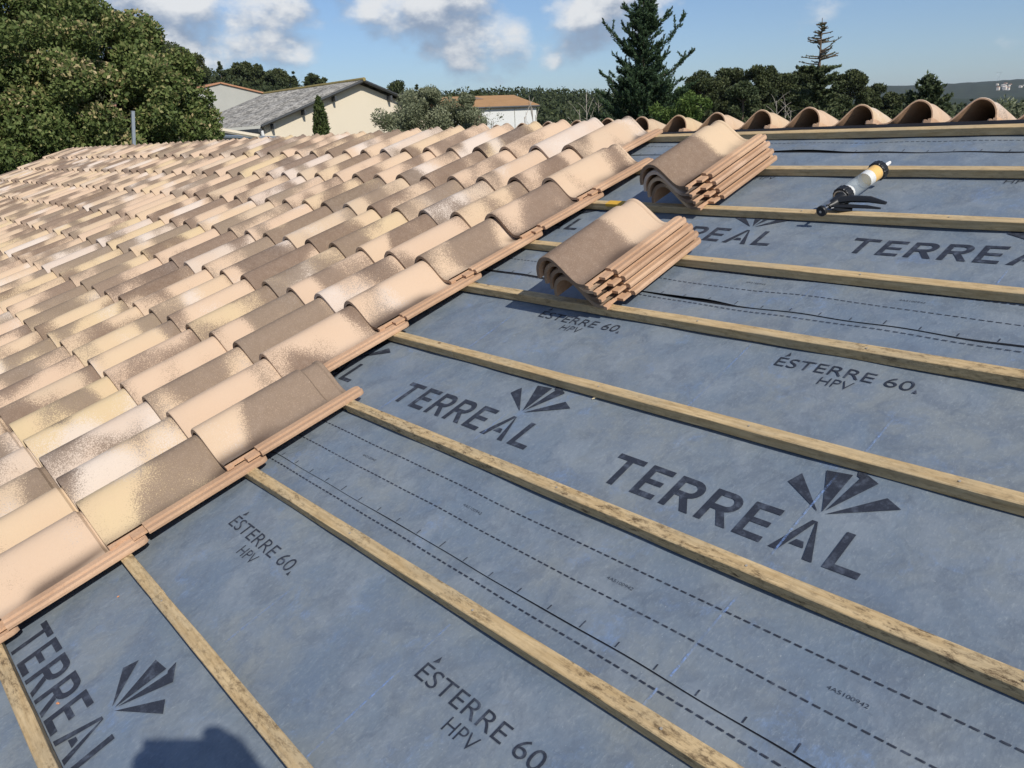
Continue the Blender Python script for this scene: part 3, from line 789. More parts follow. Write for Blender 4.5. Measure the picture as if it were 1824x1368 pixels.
bit('wood_splinter', roofpt(1059, 709, -.03), (.008, .0014, .0018), 'wood_chip', 'pale wood splinter on underlay between the two middle battens', 'splinter', .9)

# ------------------------------------------------------------------ terrain
def ground_grid():
    rs = [0, 5, 10, 20, 40, 80, 150, 300, 600, 1200, 2500, 5000, 9000]; n = 72; vs = [(0, 0, 0)]; fs = []
    for r in rs[1:]:
        for k in range(n): a = 2 * math.pi * k / n; vs.append((r * math.cos(a), r * math.sin(a), -.3 * (r > 60)))
    for k in range(n): fs.append((0, 1 + k, 1 + (k + 1) % n))
    for i in range(len(rs) - 2):
        for k in range(n):
            a = 1 + i * n + k; b = 1 + i * n + (k + 1) % n; fs.append((a, b, b + n, a + n)[::1])
    return mesh_np('ground', vs, fs, True)
tag(link('ground', ground_grid(), 'grass_ground'), kind='structure')

def hill(name, crest, d_foot, d_crest, d_back, m, rough=.04, nx=70):
    """crest: (pixel x, pixel y) of the skyline; stands on the ground between the given ranges"""
    xs = np.linspace(crest[0][0], crest[-1][0], nx); ys = np.interp(xs, [c[0] for c in crest], [c[1] for c in crest])
    dd = [d_foot, d_foot * .6 + d_crest * .4, d_foot * .25 + d_crest * .75, d_crest, d_crest * .7 + d_back * .3, d_back]
    hh = [0, .38, .82, 1, .75, 0]; vs = []
    for j, (d, h) in enumerate(zip(dd, hh)):
        for i, x in enumerate(xs):
            top = at(x, ys[i], d_crest).z; p = at(x, 250, d)
            e = min(1, i / 5, (nx - 1 - i) / 5) ** .5 if False else 1
            vs.append((p.x, p.y, max(0, top) * h * (1 + rough * (float(hash1(i * 3.1 + j * 17.7)) - .5) * (1 if h < 1 else .3)) - .3))
    idx = np.arange(len(dd) * nx).reshape(len(dd), nx)
    fs = np.stack([idx[:-1, :-1], idx[:-1, 1:], idx[1:, 1:], idx[1:, :-1]], -1).reshape(-1, 4)
    return tag(link(name, mesh_np(name, vs, fs, True), m), kind='structure')
hill('hill', [(-900, 60), (-300, 70), (100, 85), (300, 118), (430, 138), (560, 160), (700, 190), (900, 225)], 110, 190, 420, 'hill_soil')
hill('hill', [(380, 190), (620, 188), (760, 186), (900, 181), (1000, 184), (1080, 188), (1250, 196), (1500, 215)], 180, 330, 700, 'hill_soil')
hill('far_hill', [(900, 190), (1200, 172), (1500, 158), (1560, 152), (1640, 153), (1700, 148), (1760, 145), (1824, 140), (1950, 138), (2300, 150), (2800, 175)], 1900, 3000, 6500, 'far_wood', .10, 160)
hill('far_hill', [(1300, 190), (1560, 172), (1620, 168), (1700, 176), (1824, 172), (1950, 168), (2400, 190)], 900, 1300, 2400, 'far_wood', .10, 90)
# ------------------------------------------------------------------ vegetation
def cards(name, P, size, m, parent=None, aspect=.5, tint=None, out=None, droop=0.0, curl=True):
    """leaf-sized folded blades at points P"""
    n = len(P); size = np.broadcast_to(np.asarray(size, dtype=float), (n,))
    t = RNG.normal(size=(n, 3)); 
    if out is not None: t = t * .75 + out * .8
    t[:, 2] -= droop; t /= np.linalg.norm(t, axis=1)[:, None] + 1e-9
    r = RNG.normal(size=(n, 3)); s = np.cross(t, r); s /= np.linalg.norm(s, axis=1)[:, None] + 1e-9
    L = (t * size[:, None]) * .5; S = s * (size * aspect)[:, None] * .5
    V = np.stack([P - L, P + S, P + L, P - S], 1).reshape(-1, 3)
    F = np.arange(n * 4).reshape(n, 4)
    if tint is None: tint = RNG.random(n)
    me = mesh_np(name, V, F, False, {'tint': ('FLOAT', 'FACE', np.clip(tint, 0, 1))})
    return link(name, me, m, parent)

def blob_points(c, r, n, shell=.55):
    d = RNG.normal(size=(n, 3)); d /= np.linalg.norm(d, axis=1)[:, None]
    rad = shell + (1 - shell) * RNG.random(n) ** .6
    return np.asarray(c) + d * rad[:, None] * np.asarray(r), d

def trunk_part(pts, rad, parent, m='bark', seg=8, name='trunk'):
    return MB().tube(pts, rad, seg).build(name, m, parent, True, 60)

# big broad-leaved tree left of the roof
def big_tree():
    D = 19.0
    root = empty('broadleaf_tree', at(60, 250, D) * 1.0); root.location.z = 0
    tag(root, 'large dense broadleaf tree with tan seed clusters beside the left roof end', 'tree')
    b = root.location.copy()
    s = D / FPX
    def loc(px, py, dd=0.0): return np.array(at(px, py, D + dd) - b)
    lobes = []                       # (centre, radius) of the large masses the crown is made of
    spec = [(20, 150, 0, 150), (90, 120, .6, 100), (165, 140, .2, 108), (218, 190, .3, 104), (250, 245, .2, 100), (150, 215, -1.2, 115), (60, 240, -1.2, 120),
            (-60, 200, -.6, 170), (-40, 60, .3, 120), (20, 25, .2, 75), (90, 85, .4, 70), (125, 80, .6, 60), (185, 98, .5, 60), (195, 270, -1.0, 100), (100, 320, -1.3, 120),
            (-20, 330, -.8, 140), (240, 320, 0, 100), (290, 275, .4, 62), (-170, 120, .5, 170), (272, 210, .8, 58), (60, 400, -.6, 150), (200, 400, 0, 140), (-150, 380, 0, 180), (75, 175, -1.0, 85), (20, 200, -.6, 95), (30, 265, -1.3, 90)]
    spec = [(x_ + (18 if x_ > 60 else 0), y_, d_, r_) for x_, y_, d_, r_ in spec]
    PP = []; OO = []; TT_ = []
    inner = []
    for (px, py, dd, r) in spec:
        c = loc(px, py, dd); R = r * s
        ncl = int(9 + 20 * (r / 100) ** 2)
        for i in range(ncl):
            d = RNG.normal(size=3); d /= np.linalg.norm(d)
            if d[2] < -.75: continue
            cc = c + d * R * (.80 + .22 * RNG.random()); rr = .24 + .24 * RNG.random()
            # hollow in the upper left of the crown
            hx = loc(95, 112, -1.5)
            if np.linalg.norm((cc - hx) * np.array([1, 1, 1.2])) < .50: continue
            n = int(620 * (rr / .36) ** 2)
            p, o = blob_points(cc, (rr, rr, rr * .8), n, .45)
            PP.append(p); OO.append(o * .5 + d * .6)
            shade = .32 + .20 * RNG.random()
            yel = RNG.random() < .45
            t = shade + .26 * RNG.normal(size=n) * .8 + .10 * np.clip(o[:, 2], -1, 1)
            if yel:
                sel = (RNG.random(n) < .22) & (o[:, 2] > .0); t[sel] = .80 + .2 * RNG.random(sel.sum())
            TT_.append(np.minimum(t, 1) if yel else np.minimum(t, .8))
        inner.append((c, R))
    P = np.concatenate(PP); O = np.concatenate(OO); T = np.concatenate(TT_)
    keep = np.ones(len(P), bool)
    for c, R in inner: keep &= np.linalg.norm(P - c, axis=1) > R * .50
    P, O, T = P[keep], O[keep], T[keep]
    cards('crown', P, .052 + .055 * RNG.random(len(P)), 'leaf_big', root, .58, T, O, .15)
    trunk_part([(0, 0, -.1), (.1, .05, 1.2), (0, .1, 2.2)], [.34, .27, .22], root, seg=12)
    for i, (px, py, dd) in enumerate(((150, 160, 0), (-20, 130, 0), (240, 230, .2), (40, 60, .3), (-120, 220, 0))):
        e = loc(px, py, dd); a = Vector((0, .1, 2.1)); e = Vector(e)
        trunk_part([a, a.lerp(e, .5) + Vector((.1, .1, -.25)), e], [.15, .09, .03], root, name='limb')
big_tree()

def pine(px, py_top, half_w, D, lab, kind='umbrella', m='leaf_pine', cat='tree', group=None, dens=1.0, depth=1.0, name='pine_tree', csize=None):
    s = D / FPX; top = at(px, py_top, D); base = Vector((top.x, top.y, 0)); root = empty(name, base)
    tag(root, lab, cat, group)
    Hh = top.z; R = half_w * s; PP = []; OO = []; TT_ = []
    csize = csize or max(.18, s * 4.6)
    rnd = random.Random(int(px * 7 + py_top))
    cl = []
    if kind == 'umbrella':
        nb = 10
        for i in range(nb):
            a = 2 * math.pi * i / nb + rnd.random(); q_ = R * (.25 + .55 * rnd.random()); cl.append((q_ * math.cos(a), q_ * math.sin(a), Hh - R * (.35 + .55 * rnd.random() + .25 * q_ / R), R * (.36 + .20 * rnd.random())))
        cl.append((0, 0, Hh - R * .42, R * .48))
        for i in range(14):
            a = rnd.random() * 6.28; q_ = R * (.3 + .6 * rnd.random()); cl.append((q_ * math.cos(a), q_ * math.sin(a), Hh - R * (1.0 + 2.2 * rnd.random()), R * (.30 + .18 * rnd.random())))
    elif kind == 'round':
        for i in range(34):
            h = rnd.random(); a = rnd.random() * 6.28; q_ = R * .75 * math.sqrt(max(.12, 1 - (h * 1.5 - .75) ** 2)) * (.4 + .6 * rnd.random())
            cl.append((q_ * math.cos(a), q_ * math.sin(a), Hh - R * .35 - h * R * 3.0, R * (.36 + .18 * rnd.random())))
    else:                            # cone
        for i in range(26):
            h = rnd.random() ** .8; a = rnd.random() * 6.28; q_ = R * h * .85 * (.35 + .65 * rnd.random())
            cl.append((q_ * math.cos(a), q_ * math.sin(a), Hh - h * R * 2.9 - R * .10, R * (.12 + .26 * h)))
        cl.append((0, 0, Hh - R * .1, R * .10))
    for (x, y, z, r) in cl:
        n = int(max(60, 760 * (r / (csize * 4)) ** 2 * dens * 1.5)); n = min(n, 1500)
        p, o = blob_points((x, y, z), (r, r, r * .72), n, .35); PP.append(p); OO.append(o)
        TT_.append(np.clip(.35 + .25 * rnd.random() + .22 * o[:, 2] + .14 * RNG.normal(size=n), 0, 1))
    P = np.concatenate(PP); O = np.concatenate(OO)
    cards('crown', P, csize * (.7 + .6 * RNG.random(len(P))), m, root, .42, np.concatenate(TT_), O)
    lean = rnd.uniform(-.04, .04) * Hh
    trunk_part([(lean, 0, -.1), (lean * .4, .05, Hh * .5), (0, 0, Hh - R * .5)], [max(.12, R * .09), max(.09, R * .07), .05], root, seg=7)
    for (x, y, z, r) in cl[:7]:
        zz = z - .6 * math.hypot(x, y) - .3
        trunk_part([(lean * .3, 0, zz), (x * .6, y * .6, (zz + z) / 2), (x, y, z)], [max(.05, R * .035), max(.04, R * .025), .02], root, seg=5, name='limb')
    return root

G1 = 'pines on the left hill'
pine(296, 68, 48, 62, 'broad dark umbrella pine showing just right of the big leafy tree', group=G1)
pine(352, 112, 30, 75, 'low dark pine between the umbrella pine and the grey gable', 'round', group=G1)
for px, py, hw_, kd, lb in ((390, 110, 13, 'cone', 'slim pointed pine, leftmost on the hill above the grey gable'), (411, 120, 14, 'round', 'small round pine right of the slim one above the grey gable'),
        (432, 107, 17, 'round', 'tallest pine on the hill skyline behind the barn'), (458, 113, 17, 'round', 'second tallest pine on the hill skyline behind the barn'),
        (494, 119, 24, 'umbrella', 'widest flat-topped pine on the hill skyline behind the barn'), (522, 128, 13, 'cone', 'small pine touching the right side of the flat-topped one'),
        (553, 129, 12, 'umbrella', 'lone little pine with bare trunk above the barn ridge'), (574, 138, 10, 'round', 'lowest small pine just left of the barn apex')):
    pine(px, py, hw_, 165, lb, kd, group=G1, csize=.55)
G2 = 'pines behind the barn'
for px, py, hw_, kd, lb in ((712, 140, 25, 'round', 'rounded pine just right of the barn gable'), (742, 151, 13, 'cone', 'pointed pine second right of the barn gable'),
        (766, 154, 17, 'round', 'dark pine rising behind the olive bush'), (803, 163, 16, 'round', 'low pine at the left end of the orange roof'), (838, 160, 20, 'round', 'low pine behind the middle of the orange roof')):
    pine(px, py, hw_, 120, lb, kd, group=G2, csize=.42)
G3 = 'pines in the right-hand grove'
for px, py, hw_, D, kd, mm, lb in ((1250, 122, 30, 72, 'umbrella', 'leaf_pine', 'dark pine at the left end of the right-hand grove'), (1300, 118, 30, 76, 'round', 'leaf_pine', 'dark rounded pine second from left in the right-hand grove'),
        (1356, 111, 30, 74, 'round', 'leaf_pine', 'tallest rounded pine of the right-hand grove'), (1326, 140, 24, 60, 'umbrella', 'leaf_cedar', 'lighter green small umbrella pine in front of the grove'),
        (1398, 128, 25, 78, 'round', 'leaf_pine', 'dark pine just left of the bare-topped cedar'), (1440, 117, 24, 82, 'umbrella', 'leaf_pine', 'dark pine directly behind the bare-topped cedar'),
        (1518, 120, 29, 80, 'umbrella', 'leaf_pine', 'round-headed dark pine right of the bare-topped cedar'), (1553, 147, 26, 85, 'round', 'leaf_pine', 'low pine sloping down right of the round-headed pine'),
        (1590, 163, 24, 90, 'round', 'leaf_pine', 'lowest pine at the right end of the grove'), (1215, 152, 30, 60, 'round', 'leaf_green', 'bright green bushy tree right of the tall conifer'),
        (1485, 160, 34, 70, 'round', 'leaf_pine', 'low dark pine at the foot of the cedar')):
    pine(px, py, hw_, D, lb, kd, mm, group=G3)

def branch_cards(curves, per_m, spread, size, m, parent, tint0=.45, up=.0, name='crown', aspect=.35):
    PP = []; OO = []; TT_ = []
    for pts, w0, w1 in curves:
        pts = [np.array(p, dtype=float) for p in pts]
        seg = [np.linalg.norm(pts[i + 1] - pts[i]) for i in range(len(pts) - 1)]; tot = sum(seg)
        n = max(6, int(per_m * tot)); tt = np.sort(RNG.random(n)) * tot; acc = np.cumsum([0] + seg)
        for t in tt:
            i = min(len(seg) - 1, int(np.searchsorted(acc, t, 'right') - 1)); f = (t - acc[i]) / seg[i]
            p = pts[i] * (1 - f) + pts[i + 1] * f; dr = (pts[i + 1] - pts[i]) / seg[i]
            w = w0 + (w1 - w0) * t / tot
            e = RNG.normal(size=3); e -= dr * e.dot(dr); e /= np.linalg.norm(e) + 1e-9
            rr = w * RNG.random() ** .6
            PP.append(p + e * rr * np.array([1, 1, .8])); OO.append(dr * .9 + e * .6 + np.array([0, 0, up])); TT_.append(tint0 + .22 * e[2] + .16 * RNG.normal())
    P = np.array(PP)
    return cards(name, P, size * (.6 + .8 * RNG.random(len(P))), m, parent, aspect, np.array(TT_), np.array(OO) * 1.4)

def tall_conifer():
    D = 27.0; s = D / FPX
    top = at(1146, -22, D); base = Vector((top.x, top.y, 0)); root = empty('conifer_tree', base)
    tag(root, 'tall dark conifer with upswept side arms standing behind the ridge', 'tree')
    Hh = top.z; b = np.array(base)
    cr = np.array(ROT.to_3x3() @ CR); cr[2] = 0; cr /= np.linalg.norm(cr); fw = np.array([-cr[1], cr[0], 0])
    trunk_part([(0, 0, -.1), (0.02, 0, Hh * .5), (0, 0, Hh)], [.16, .10, .02], root, seg=9)
    cur = []; rnd = random.Random(5)
    def arm(h, reach, rise, az, w=.16):
        d = cr * math.cos(az) + fw * math.sin(az); p0 = np.array([0, 0, h]); pts = [p0]
        for f in (.35, .7, 1.0): pts.append(p0 + d * reach * f + np.array([0, 0, rise * f ** 1.5]))
        cur.append((pts, w, .03))
    for i in range(380):
        f = rnd.random() ** .85; h = Hh - .1 - f * (Hh - 1.2); w = (Hh - h)
        prof = np.interp(py_of(h, D, 1146), [-20, 20, 60, 100, 140, 165, 200, 240, 400], [4, 20, 33, 43, 52, 74, 98, 108, 100]) * s
        r_ = prof * (.55 + .45 * rnd.random()); arm(h - .30 * r_, r_, r_ * (.30 + .35 * rnd.random()), rnd.random() * 6.283, .13 + .12 * min(1, w / 3))
    for tip, root_y in (((1074, 38), 96), ((1222, 24), 100), ((1238, 86), 150), ((1193, 18), 62), ((1112, 12), 34), ((1166, 2), 24), ((1068, 128), 165), ((1058, 158), 195), ((1110, 45), 70), ((1096, 100), 130)):
        t = np.array(at(tip[0], tip[1], D)) - b; r0 = np.array([0, 0, (at(1146, root_y, D)).z]); mid = r0 * .45 + t * .55; mid[2] -= abs(t[2] - r0[2]) * .22
        cur.append(([r0, mid, t], .24, .03))
    shoots = []
    for pts, w0, w1 in cur:
        L_ = np.linalg.norm(pts[-1] - pts[0]); dr = (pts[-1] - pts[0]) / max(L_, 1e-6)
        for q_ in range(int(2 + 5 * min(1.6, L_))):
            f = .25 + .75 * rnd.random(); k_ = f * (len(pts) - 1); i_ = min(len(pts) - 2, int(k_)); p0 = pts[i_] + (pts[i_ + 1] - pts[i_]) * (k_ - i_)
            e = np.array([rnd.gauss(0, 1), rnd.gauss(0, 1), rnd.gauss(.35, .6)]); e = dr * .9 + e * .55; e /= np.linalg.norm(e); ln = (.16 + .30 * rnd.random()) * (1.15 - .6 * f)
            shoots.append(([p0, p0 + e * ln * .6, p0 + e * ln + np.array([0, 0, .06])], .055, .012))
    branch_cards([(p, a_ * .75, b_) for p, a_, b_ in cur], 170, .1, .115, 'leaf_conifer', root, .38, .25, aspect=.26)
    branch_cards(shoots, 150, .1, .10, 'leaf_conifer', root, .52, .25, aspect=.26, name='shoots')
    for pts, w0, w1 in cur[::2]: trunk_part([tuple(p) for p in pts], [.028, .02, .012, .006][:len(pts)], root, 'bark', 4, 'limb')
def py_of(z, D, px):                # pixel row of a height at range D
    lo, hi = -400, 900
    for _ in range(30):
        m_ = (lo + hi) / 2
        if at(px, m_, D).z > z: lo = m_
        else: hi = m_
    return (lo + hi) / 2
tall_conifer()

def bare_cedar():
    D = 48.0; s = D / FPX
    top = at(1465, 32, D); base = Vector((top.x, top.y, 0)); root = empty('cedar_tree', base)
    tag(root, 'tall cedar with sparse bare-looking spire above the grove', 'tree')
    Hh = top.z; rnd = random.Random(9)
    cr = np.array(ROT.to_3x3() @ CR); cr[2] = 0; cr /= np.linalg.norm(cr); fw = np.array([-cr[1], cr[0], 0])
    trunk_part([(0, 0, -.1), (.03, .0, Hh * .6), (0, 0, Hh)], [.22, .10, .015], root, seg=8)
    sp = []; dn = []
    for i in range(120):
        py = rnd.uniform(40, 225); h = at(1465, py, D).z
        if py < 118 and rnd.random() < .10: continue
        r_ = np.interp(py, [32, 60, 80, 100, 118, 150, 200, 240], [5, 17, 25, 32, 38, 44, 56, 62]) * s * (.55 + .45 * rnd.random())
        az = rnd.random() * 6.283; d = cr * math.cos(az) + fw * math.sin(az); p0 = np.array([0, 0, h])
        pts = [p0, p0 + d * r_ * .5 + np.array([0, 0, .06 * r_]), p0 + d * r_ + np.array([0, 0, (.10 + .16 * rnd.random()) * r_])]
        (sp if py < 116 else dn).append((pts, .05 if py < 116 else .24, .05))
    sp.append(([np.array([0, 0, at(1465, 92, D).z])] + [np.array(at(x, y, D)) - np.array(base) for x, y in ((1478, 82), (1488, 72), (1500, 65))], .06, .05))
    for pts, _, _ in sp + dn: trunk_part([tuple(p) for p in pts], [.035, .028, .018, .012][:len(pts)], root, 'bark', 4, 'limb')
    branch_cards(sp, 17, .1, .13, 'leaf_cedar', root, .2, .1, 'spire_needles', .4)
    branch_cards(dn, 120, .1, .24, 'leaf_cedar', root, .55, .1, 'crown', .4)
bare_cedar()

def small_conifer():
    D = 40.0; s = D / FPX; top = at(1655, 132, D); base = Vector((top.x, top.y, 0)); root = empty('conifer_tree', base)
    tag(root, 'bushy green conical tree standing alone before the far hills', 'tree'); Hh = top.z; rnd = random.Random(3)
    trunk_part([(0, 0, -.1), (0, .02, Hh * .5), (0, 0, Hh)], [.15, .09, .02], root)
    cur = []
    for i in range(150):
        py = 134 + 150 * rnd.random() ** .9; h = at(1655, py, D).z
        r_ = np.interp(py, [132, 145, 165, 190, 240, 280], [3, 16, 30, 42, 52, 54]) * s * (.45 + .55 * rnd.random()); az = rnd.random() * 6.283
        p0 = np.array([0, 0, h - .2 * r_]); d = np.array([math.cos(az), math.sin(az), 0])
        cur.append(([p0, p0 + d * r_ * .6 + np.array([0, 0, .15 * r_]), p0 + d * r_ + np.array([0, 0, .5 * r_])], .22, .07))
    branch_cards(cur, 100, .1, .20, 'leaf_cedar', root, .50, .2, aspect=.4)
small_conifer()

def bush(name, lobes, D, m, lab, n_each, size, cat='bush', aspect=.35, stems=12, up=.5):
    b = at(sum(l[0] for l in lobes) / len(lobes), 235, D); base = Vector((b.x, b.y, 0)); root = empty(name, base); tag(root, lab, cat)
    PP = []; OO = []; TT_ = []
    for px, py, r in lobes:
        for q_ in range(7):
            a = RNG.normal(size=3) * .42 * r * D / FPX; c = np.array(at(px, py, D + RNG.normal() * .4)) - np.array(base) + a * np.array([1, 1, .8]); rr = r * D / FPX * (.42 + .2 * RNG.random())
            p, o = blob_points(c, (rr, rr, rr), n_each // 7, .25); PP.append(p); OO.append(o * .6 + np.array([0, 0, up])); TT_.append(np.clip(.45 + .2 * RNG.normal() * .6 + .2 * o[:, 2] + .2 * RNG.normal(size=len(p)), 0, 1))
    P = np.concatenate(PP)
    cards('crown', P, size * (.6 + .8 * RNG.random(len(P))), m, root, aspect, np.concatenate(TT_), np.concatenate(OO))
    for i in range(stems):
        px, py, r = lobes[i % len(lobes)]; e = Vector(np.array(at(px + random.uniform(-r, r) * .6, py, D)) - np.array(base))
        trunk_part([(random.uniform(-.2, .2), random.uniform(-.2, .2), -.05), e * .5 + Vector((0, 0, .3)), e], [.04, .025, .008], root, seg=5, name='stem')
    return root
bush('olive_bush', [(700, 225, 32), (722, 205, 34), (750, 190, 34), (770, 200, 36), (800, 215, 36), (735, 235, 40), (780, 240, 40), (830, 228, 30), (760, 165, 14), (764, 178, 20), (825, 205, 20), (832, 180, 13), (850, 238, 24)],
     24.0, 'leaf_olive', 'grey-green olive bush between the barn and the orange roofed building', 4200, .075)
bush('wispy_shrub', [(868, 215, 18), (860, 228, 20), (850, 205, 14)], 23.0, 'leaf_olive', 'thin twiggy shrub in front of the white wall', 240, .06, stems=26)
bush('bright_shrub', [(1215, 205, 26), (1240, 195, 20), (1195, 215, 26)], 24.0, 'leaf_green', 'bright green shrub behind the ridge at the conifer foot', 1500, .10)
bush('low_shrub', [(1800, 205, 26), (1755, 215, 22), (1835, 215, 26)], 30.0, 'leaf_olive', 'brownish low shrub at the right edge behind the ridge tiles', 500, .10)

def cypress():
    D = 26.0; top = at(566, 172, D); base = Vector((top.x, top.y, 0)); root = empty('cypress_tree', base); tag(root, 'small slim cypress in front of the barn gable', 'tree')
    s = D / FPX; PP = []; OO = []
    for i in range(2600):
        py = 172 + 110 * RNG.random() ** .8; w = np.interp(py, [172, 180, 200, 225, 260, 290], [1, 5, 10, 13, 15, 14]) * s
        h = at(566, py, D).z; a = RNG.random() * 6.28; rr = w * RNG.random() ** .35
        PP.append((rr * math.cos(a), rr * math.sin(a), h)); OO.append((.3 * math.cos(a), .3 * math.sin(a), 1.2))
    cards('crown', np.array(PP), .10 + .10 * RNG.random(2600), 'leaf_cypress', root, .3, None, np.array(OO))
    trunk_part([(0, 0, -.1), (0, 0, top.z - .3)], [.06, .015], root)
cypress()

def dead_shrub(px, D, lab, hts, m='bark_pale'):
    b = at(px, 235, D); base = Vector((b.x, b.y, 0)); root = empty('dead_shrub', base); tag(root, lab, 'shrub', 'bare branched shrubs')
    rnd = random.Random(px)
    for dx, py in hts:
        e = Vector(at(px + dx, py, D)) - base
        pts = [Vector((dx * .004, 0, 0)), Vector((e.x * .6 + .1, e.y * .6, e.z * .55)), e]
        br = trunk_part(pts, [.030, .020, .008], root, m, 5, 'branch')
        for i in range(8):
            t = .72 + .28 * rnd.random(); p = pts[1].lerp(e, max(0, (t - .55) / .45)); q_ = p + Vector((rnd.uniform(-.45, .45), rnd.uniform(-.45, .45), rnd.uniform(.15, .55)))
            MB().tube([p, p.lerp(q_, .5) + Vector((0, 0, .04)), q_], [.009, .007, .004], 4).build('twig', m, br)
dead_shrub(1040, 26, 'pale dead forked shrub left of the tall conifer', [(4, 168), (-8, 195), (12, 205)])
dead_shrub(1066, 28, 'thin pale dead stems touching the tall conifer', [(0, 185), (10, 200), (-8, 205)])
dead_shrub(1012, 24, 'low pale green stems right of the white wall', [(-4, 192), (4, 188), (10, 205)], 'leaf_olive')
dead_shrub(948, 20, 'thin bare twigs in front of the white wall corner', [(0, 192), (-14, 208), (6, 205)])
dead_shrub(1395, 30, 'pale dry stems in front of the right-hand grove', [(-12, 180), (4, 186), (14, 196)])

# woods on the hills: nobody could count these
def wood(name, crest, d0, d1, n, lab, sz, m='leaf_pine', dz=0.0, per=46):
    PP = []; OO = []; TT_ = []
    xs = [c[0] for c in crest]; ys = [c[1] for c in crest]
    for i in range(n):
        x = RNG.uniform(xs[0], xs[-1]); f = RNG.random() ** .8; d = d0 + (d1 - d0) * f
        ztop = at(x, float(np.interp(x, xs, ys)), d1).z
        zb = ztop * np.interp(f, [0, .4, .75, 1], [0, .38, .82, 1]) - .5; g = at(x, 240, d)
        h = sz * (.55 + .75 * RNG.random()); r = h * (.34 + .14 * RNG.random()); tint = .02 + .36 * RNG.random()
        p, o = blob_points((g.x, g.y, zb + h * .5 + dz), (r * 1.5, r * 1.5, h * .45), per, .5); PP.append(p); OO.append(o)
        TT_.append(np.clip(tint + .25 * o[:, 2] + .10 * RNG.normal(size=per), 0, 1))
    P = np.concatenate(PP)
    o = cards(name, P, sz * .15 * (.7 + .7 * RNG.random(len(P))), m, None, .6, np.concatenate(TT_), np.concatenate(OO))
    tag(o, lab, 'woodland', kind='stuff')
wood('hill_wood', [(250, 128), (430, 150), (560, 172), (700, 196)], 95, 185, 700, 'dark scrub and pine wood covering the left hill', 3.6, per=70)
wood('valley_wood', [(740, 187), (860, 184), (900, 181), (1000, 184), (1080, 188), (1250, 196), (1500, 215), (1900, 222)], 120, 330, 1500, 'dark pine wood beyond the orange roofed building', 5.6, per=90)

# ------------------------------------------------------------------ buildings
def quadm(mb, a, b, c, d): mb.add([a, b, c, d], [(0, 1, 2, 3)])
def slab(mb, pts, th):               # thick sheet from a planar loop
    pts = [Vector(p) for p in pts]; nrm = (pts[1] - pts[0]).cross(pts[-1] - pts[0]).normalized()
    if nrm.z < 0: nrm = -nrm
    lo = [p - nrm * th for p in pts]; n = len(pts)
    mb.add(pts + lo, [tuple(range(n)), tuple(range(2 * n - 1, n - 1, -1))] + [(i, n + i, n + (i + 1) % n, (i + 1) % n) for i in range(n)])

def plane_x(px, py, x):             # where a pixel's ray meets the vertical plane X = x
    d = ray(px, py); t = (x - CW.x) / d.x; return CW + d * t
def px_of(p):
    d = ROT.to_3x3().inverted() @ (p - CW); return 912 + FPX * d.dot(CR) / d.dot(CF)
def barn():
    XG = -26.0
    A = plane_x(640, 150, XG); E1 = plane_x(470, 226, XG)
    ze = E1.z; ya_, yb_ = E1.y, 2 * A.y - E1.y
    far_x = XG - 6.0
    while px_of(Vector((far_x, A.y, A.z))) > 474: far_x -= .25
    root = empty('barn', (XG, A.y, 0)); tag(root, 'long barn with beige gable wall and mottled grey corrugated roof', 'barn')
    o0 = Vector((XG, A.y, 0))
    W_ = MB()
    g = [Vector((XG, ya_, 0)), Vector((XG, yb_, 0)), Vector((XG, yb_, ze)), Vector((XG, A.y, A.z)), Vector((XG, ya_, ze))]
    W_.add([p - o0 for p in g] + [p - o0 - Vector((.3, 0, 0)) for p in g], [(0, 1, 2, 3, 4), (9, 8, 7, 6, 5)])
    W_.build('gable_wall', 'render_beige', root)
    W2 = MB()
    for y in (ya_ + .02, yb_ - .32): W2.box(far_x - XG, -.31, y - A.y, y + .3 - A.y, 0, ze - .05)
    W2.build('side_wall', 'render_beige', root)
    # corrugated sheets
    for sgn, ye in ((-1, ya_), (1, yb_)):
        n = 400; xs = np.linspace(.35, far_x - XG, n); run = (ye - A.y); ov = 1.06
        vs = []
        for t in (0, .33, .66, ov):
            for i, x in enumerate(xs):
                vs.append((x, run * t, A.z + .14 + (ze - A.z) * t + .014 * math.cos(i * math.pi * .66)))
        idx = np.arange(4 * n).reshape(4, n); fs = np.stack([idx[:-1, :-1], idx[:-1, 1:], idx[1:, 1:], idx[1:, :-1]], -1).reshape(-1, 4)
        link('roof_slope', mesh_np('roof_slope', vs, fs, True), 'fibre_cement', root)
        mb = MB(); a = Vector((.32, 0, A.z + .10)); b = Vector((.32, run * ov, A.z + .10 + (ze - A.z) * ov))
        mb.tube([a, b], [.055, .055], 4); mb.build('verge_board', 'dark_metal', root)
        for t in (.3, .62, .93):
            p = Vector((.16, run * t, A.z + (ze - A.z) * t - .10)); MB().box(p.x - .16, p.x + .12, p.y - .04, p.y + .04, p.z - .08, p.z + .10).build('purlin_end', 'dark_metal', root)
    MB().tube([(.4, 0, A.z + .15), (far_x - XG, 0, A.z + .15)], [.07, .07], 8).build('ridge_cap', 'moss', root)
    gy = (ya_ - A.y) * 1.07; gz = A.z + .02 + (ze - A.z) * 1.07
    MB().box(far_x - XG, .4, gy - .12, gy + .02, gz - .10, gz + .02).build('gutter', 'dark_metal', root)
    MB().tube([(.36, gy + .02, gz - .05), (.36, gy + .10, gz - .5), (.36, gy + .55, gz - .75), (.36, gy + 2.4, gz - 1.05)], [.06] * 4, 8).build('downpipe', 'white_pvc', root, True)
    return ya_, ze
YA, ZE = barn()

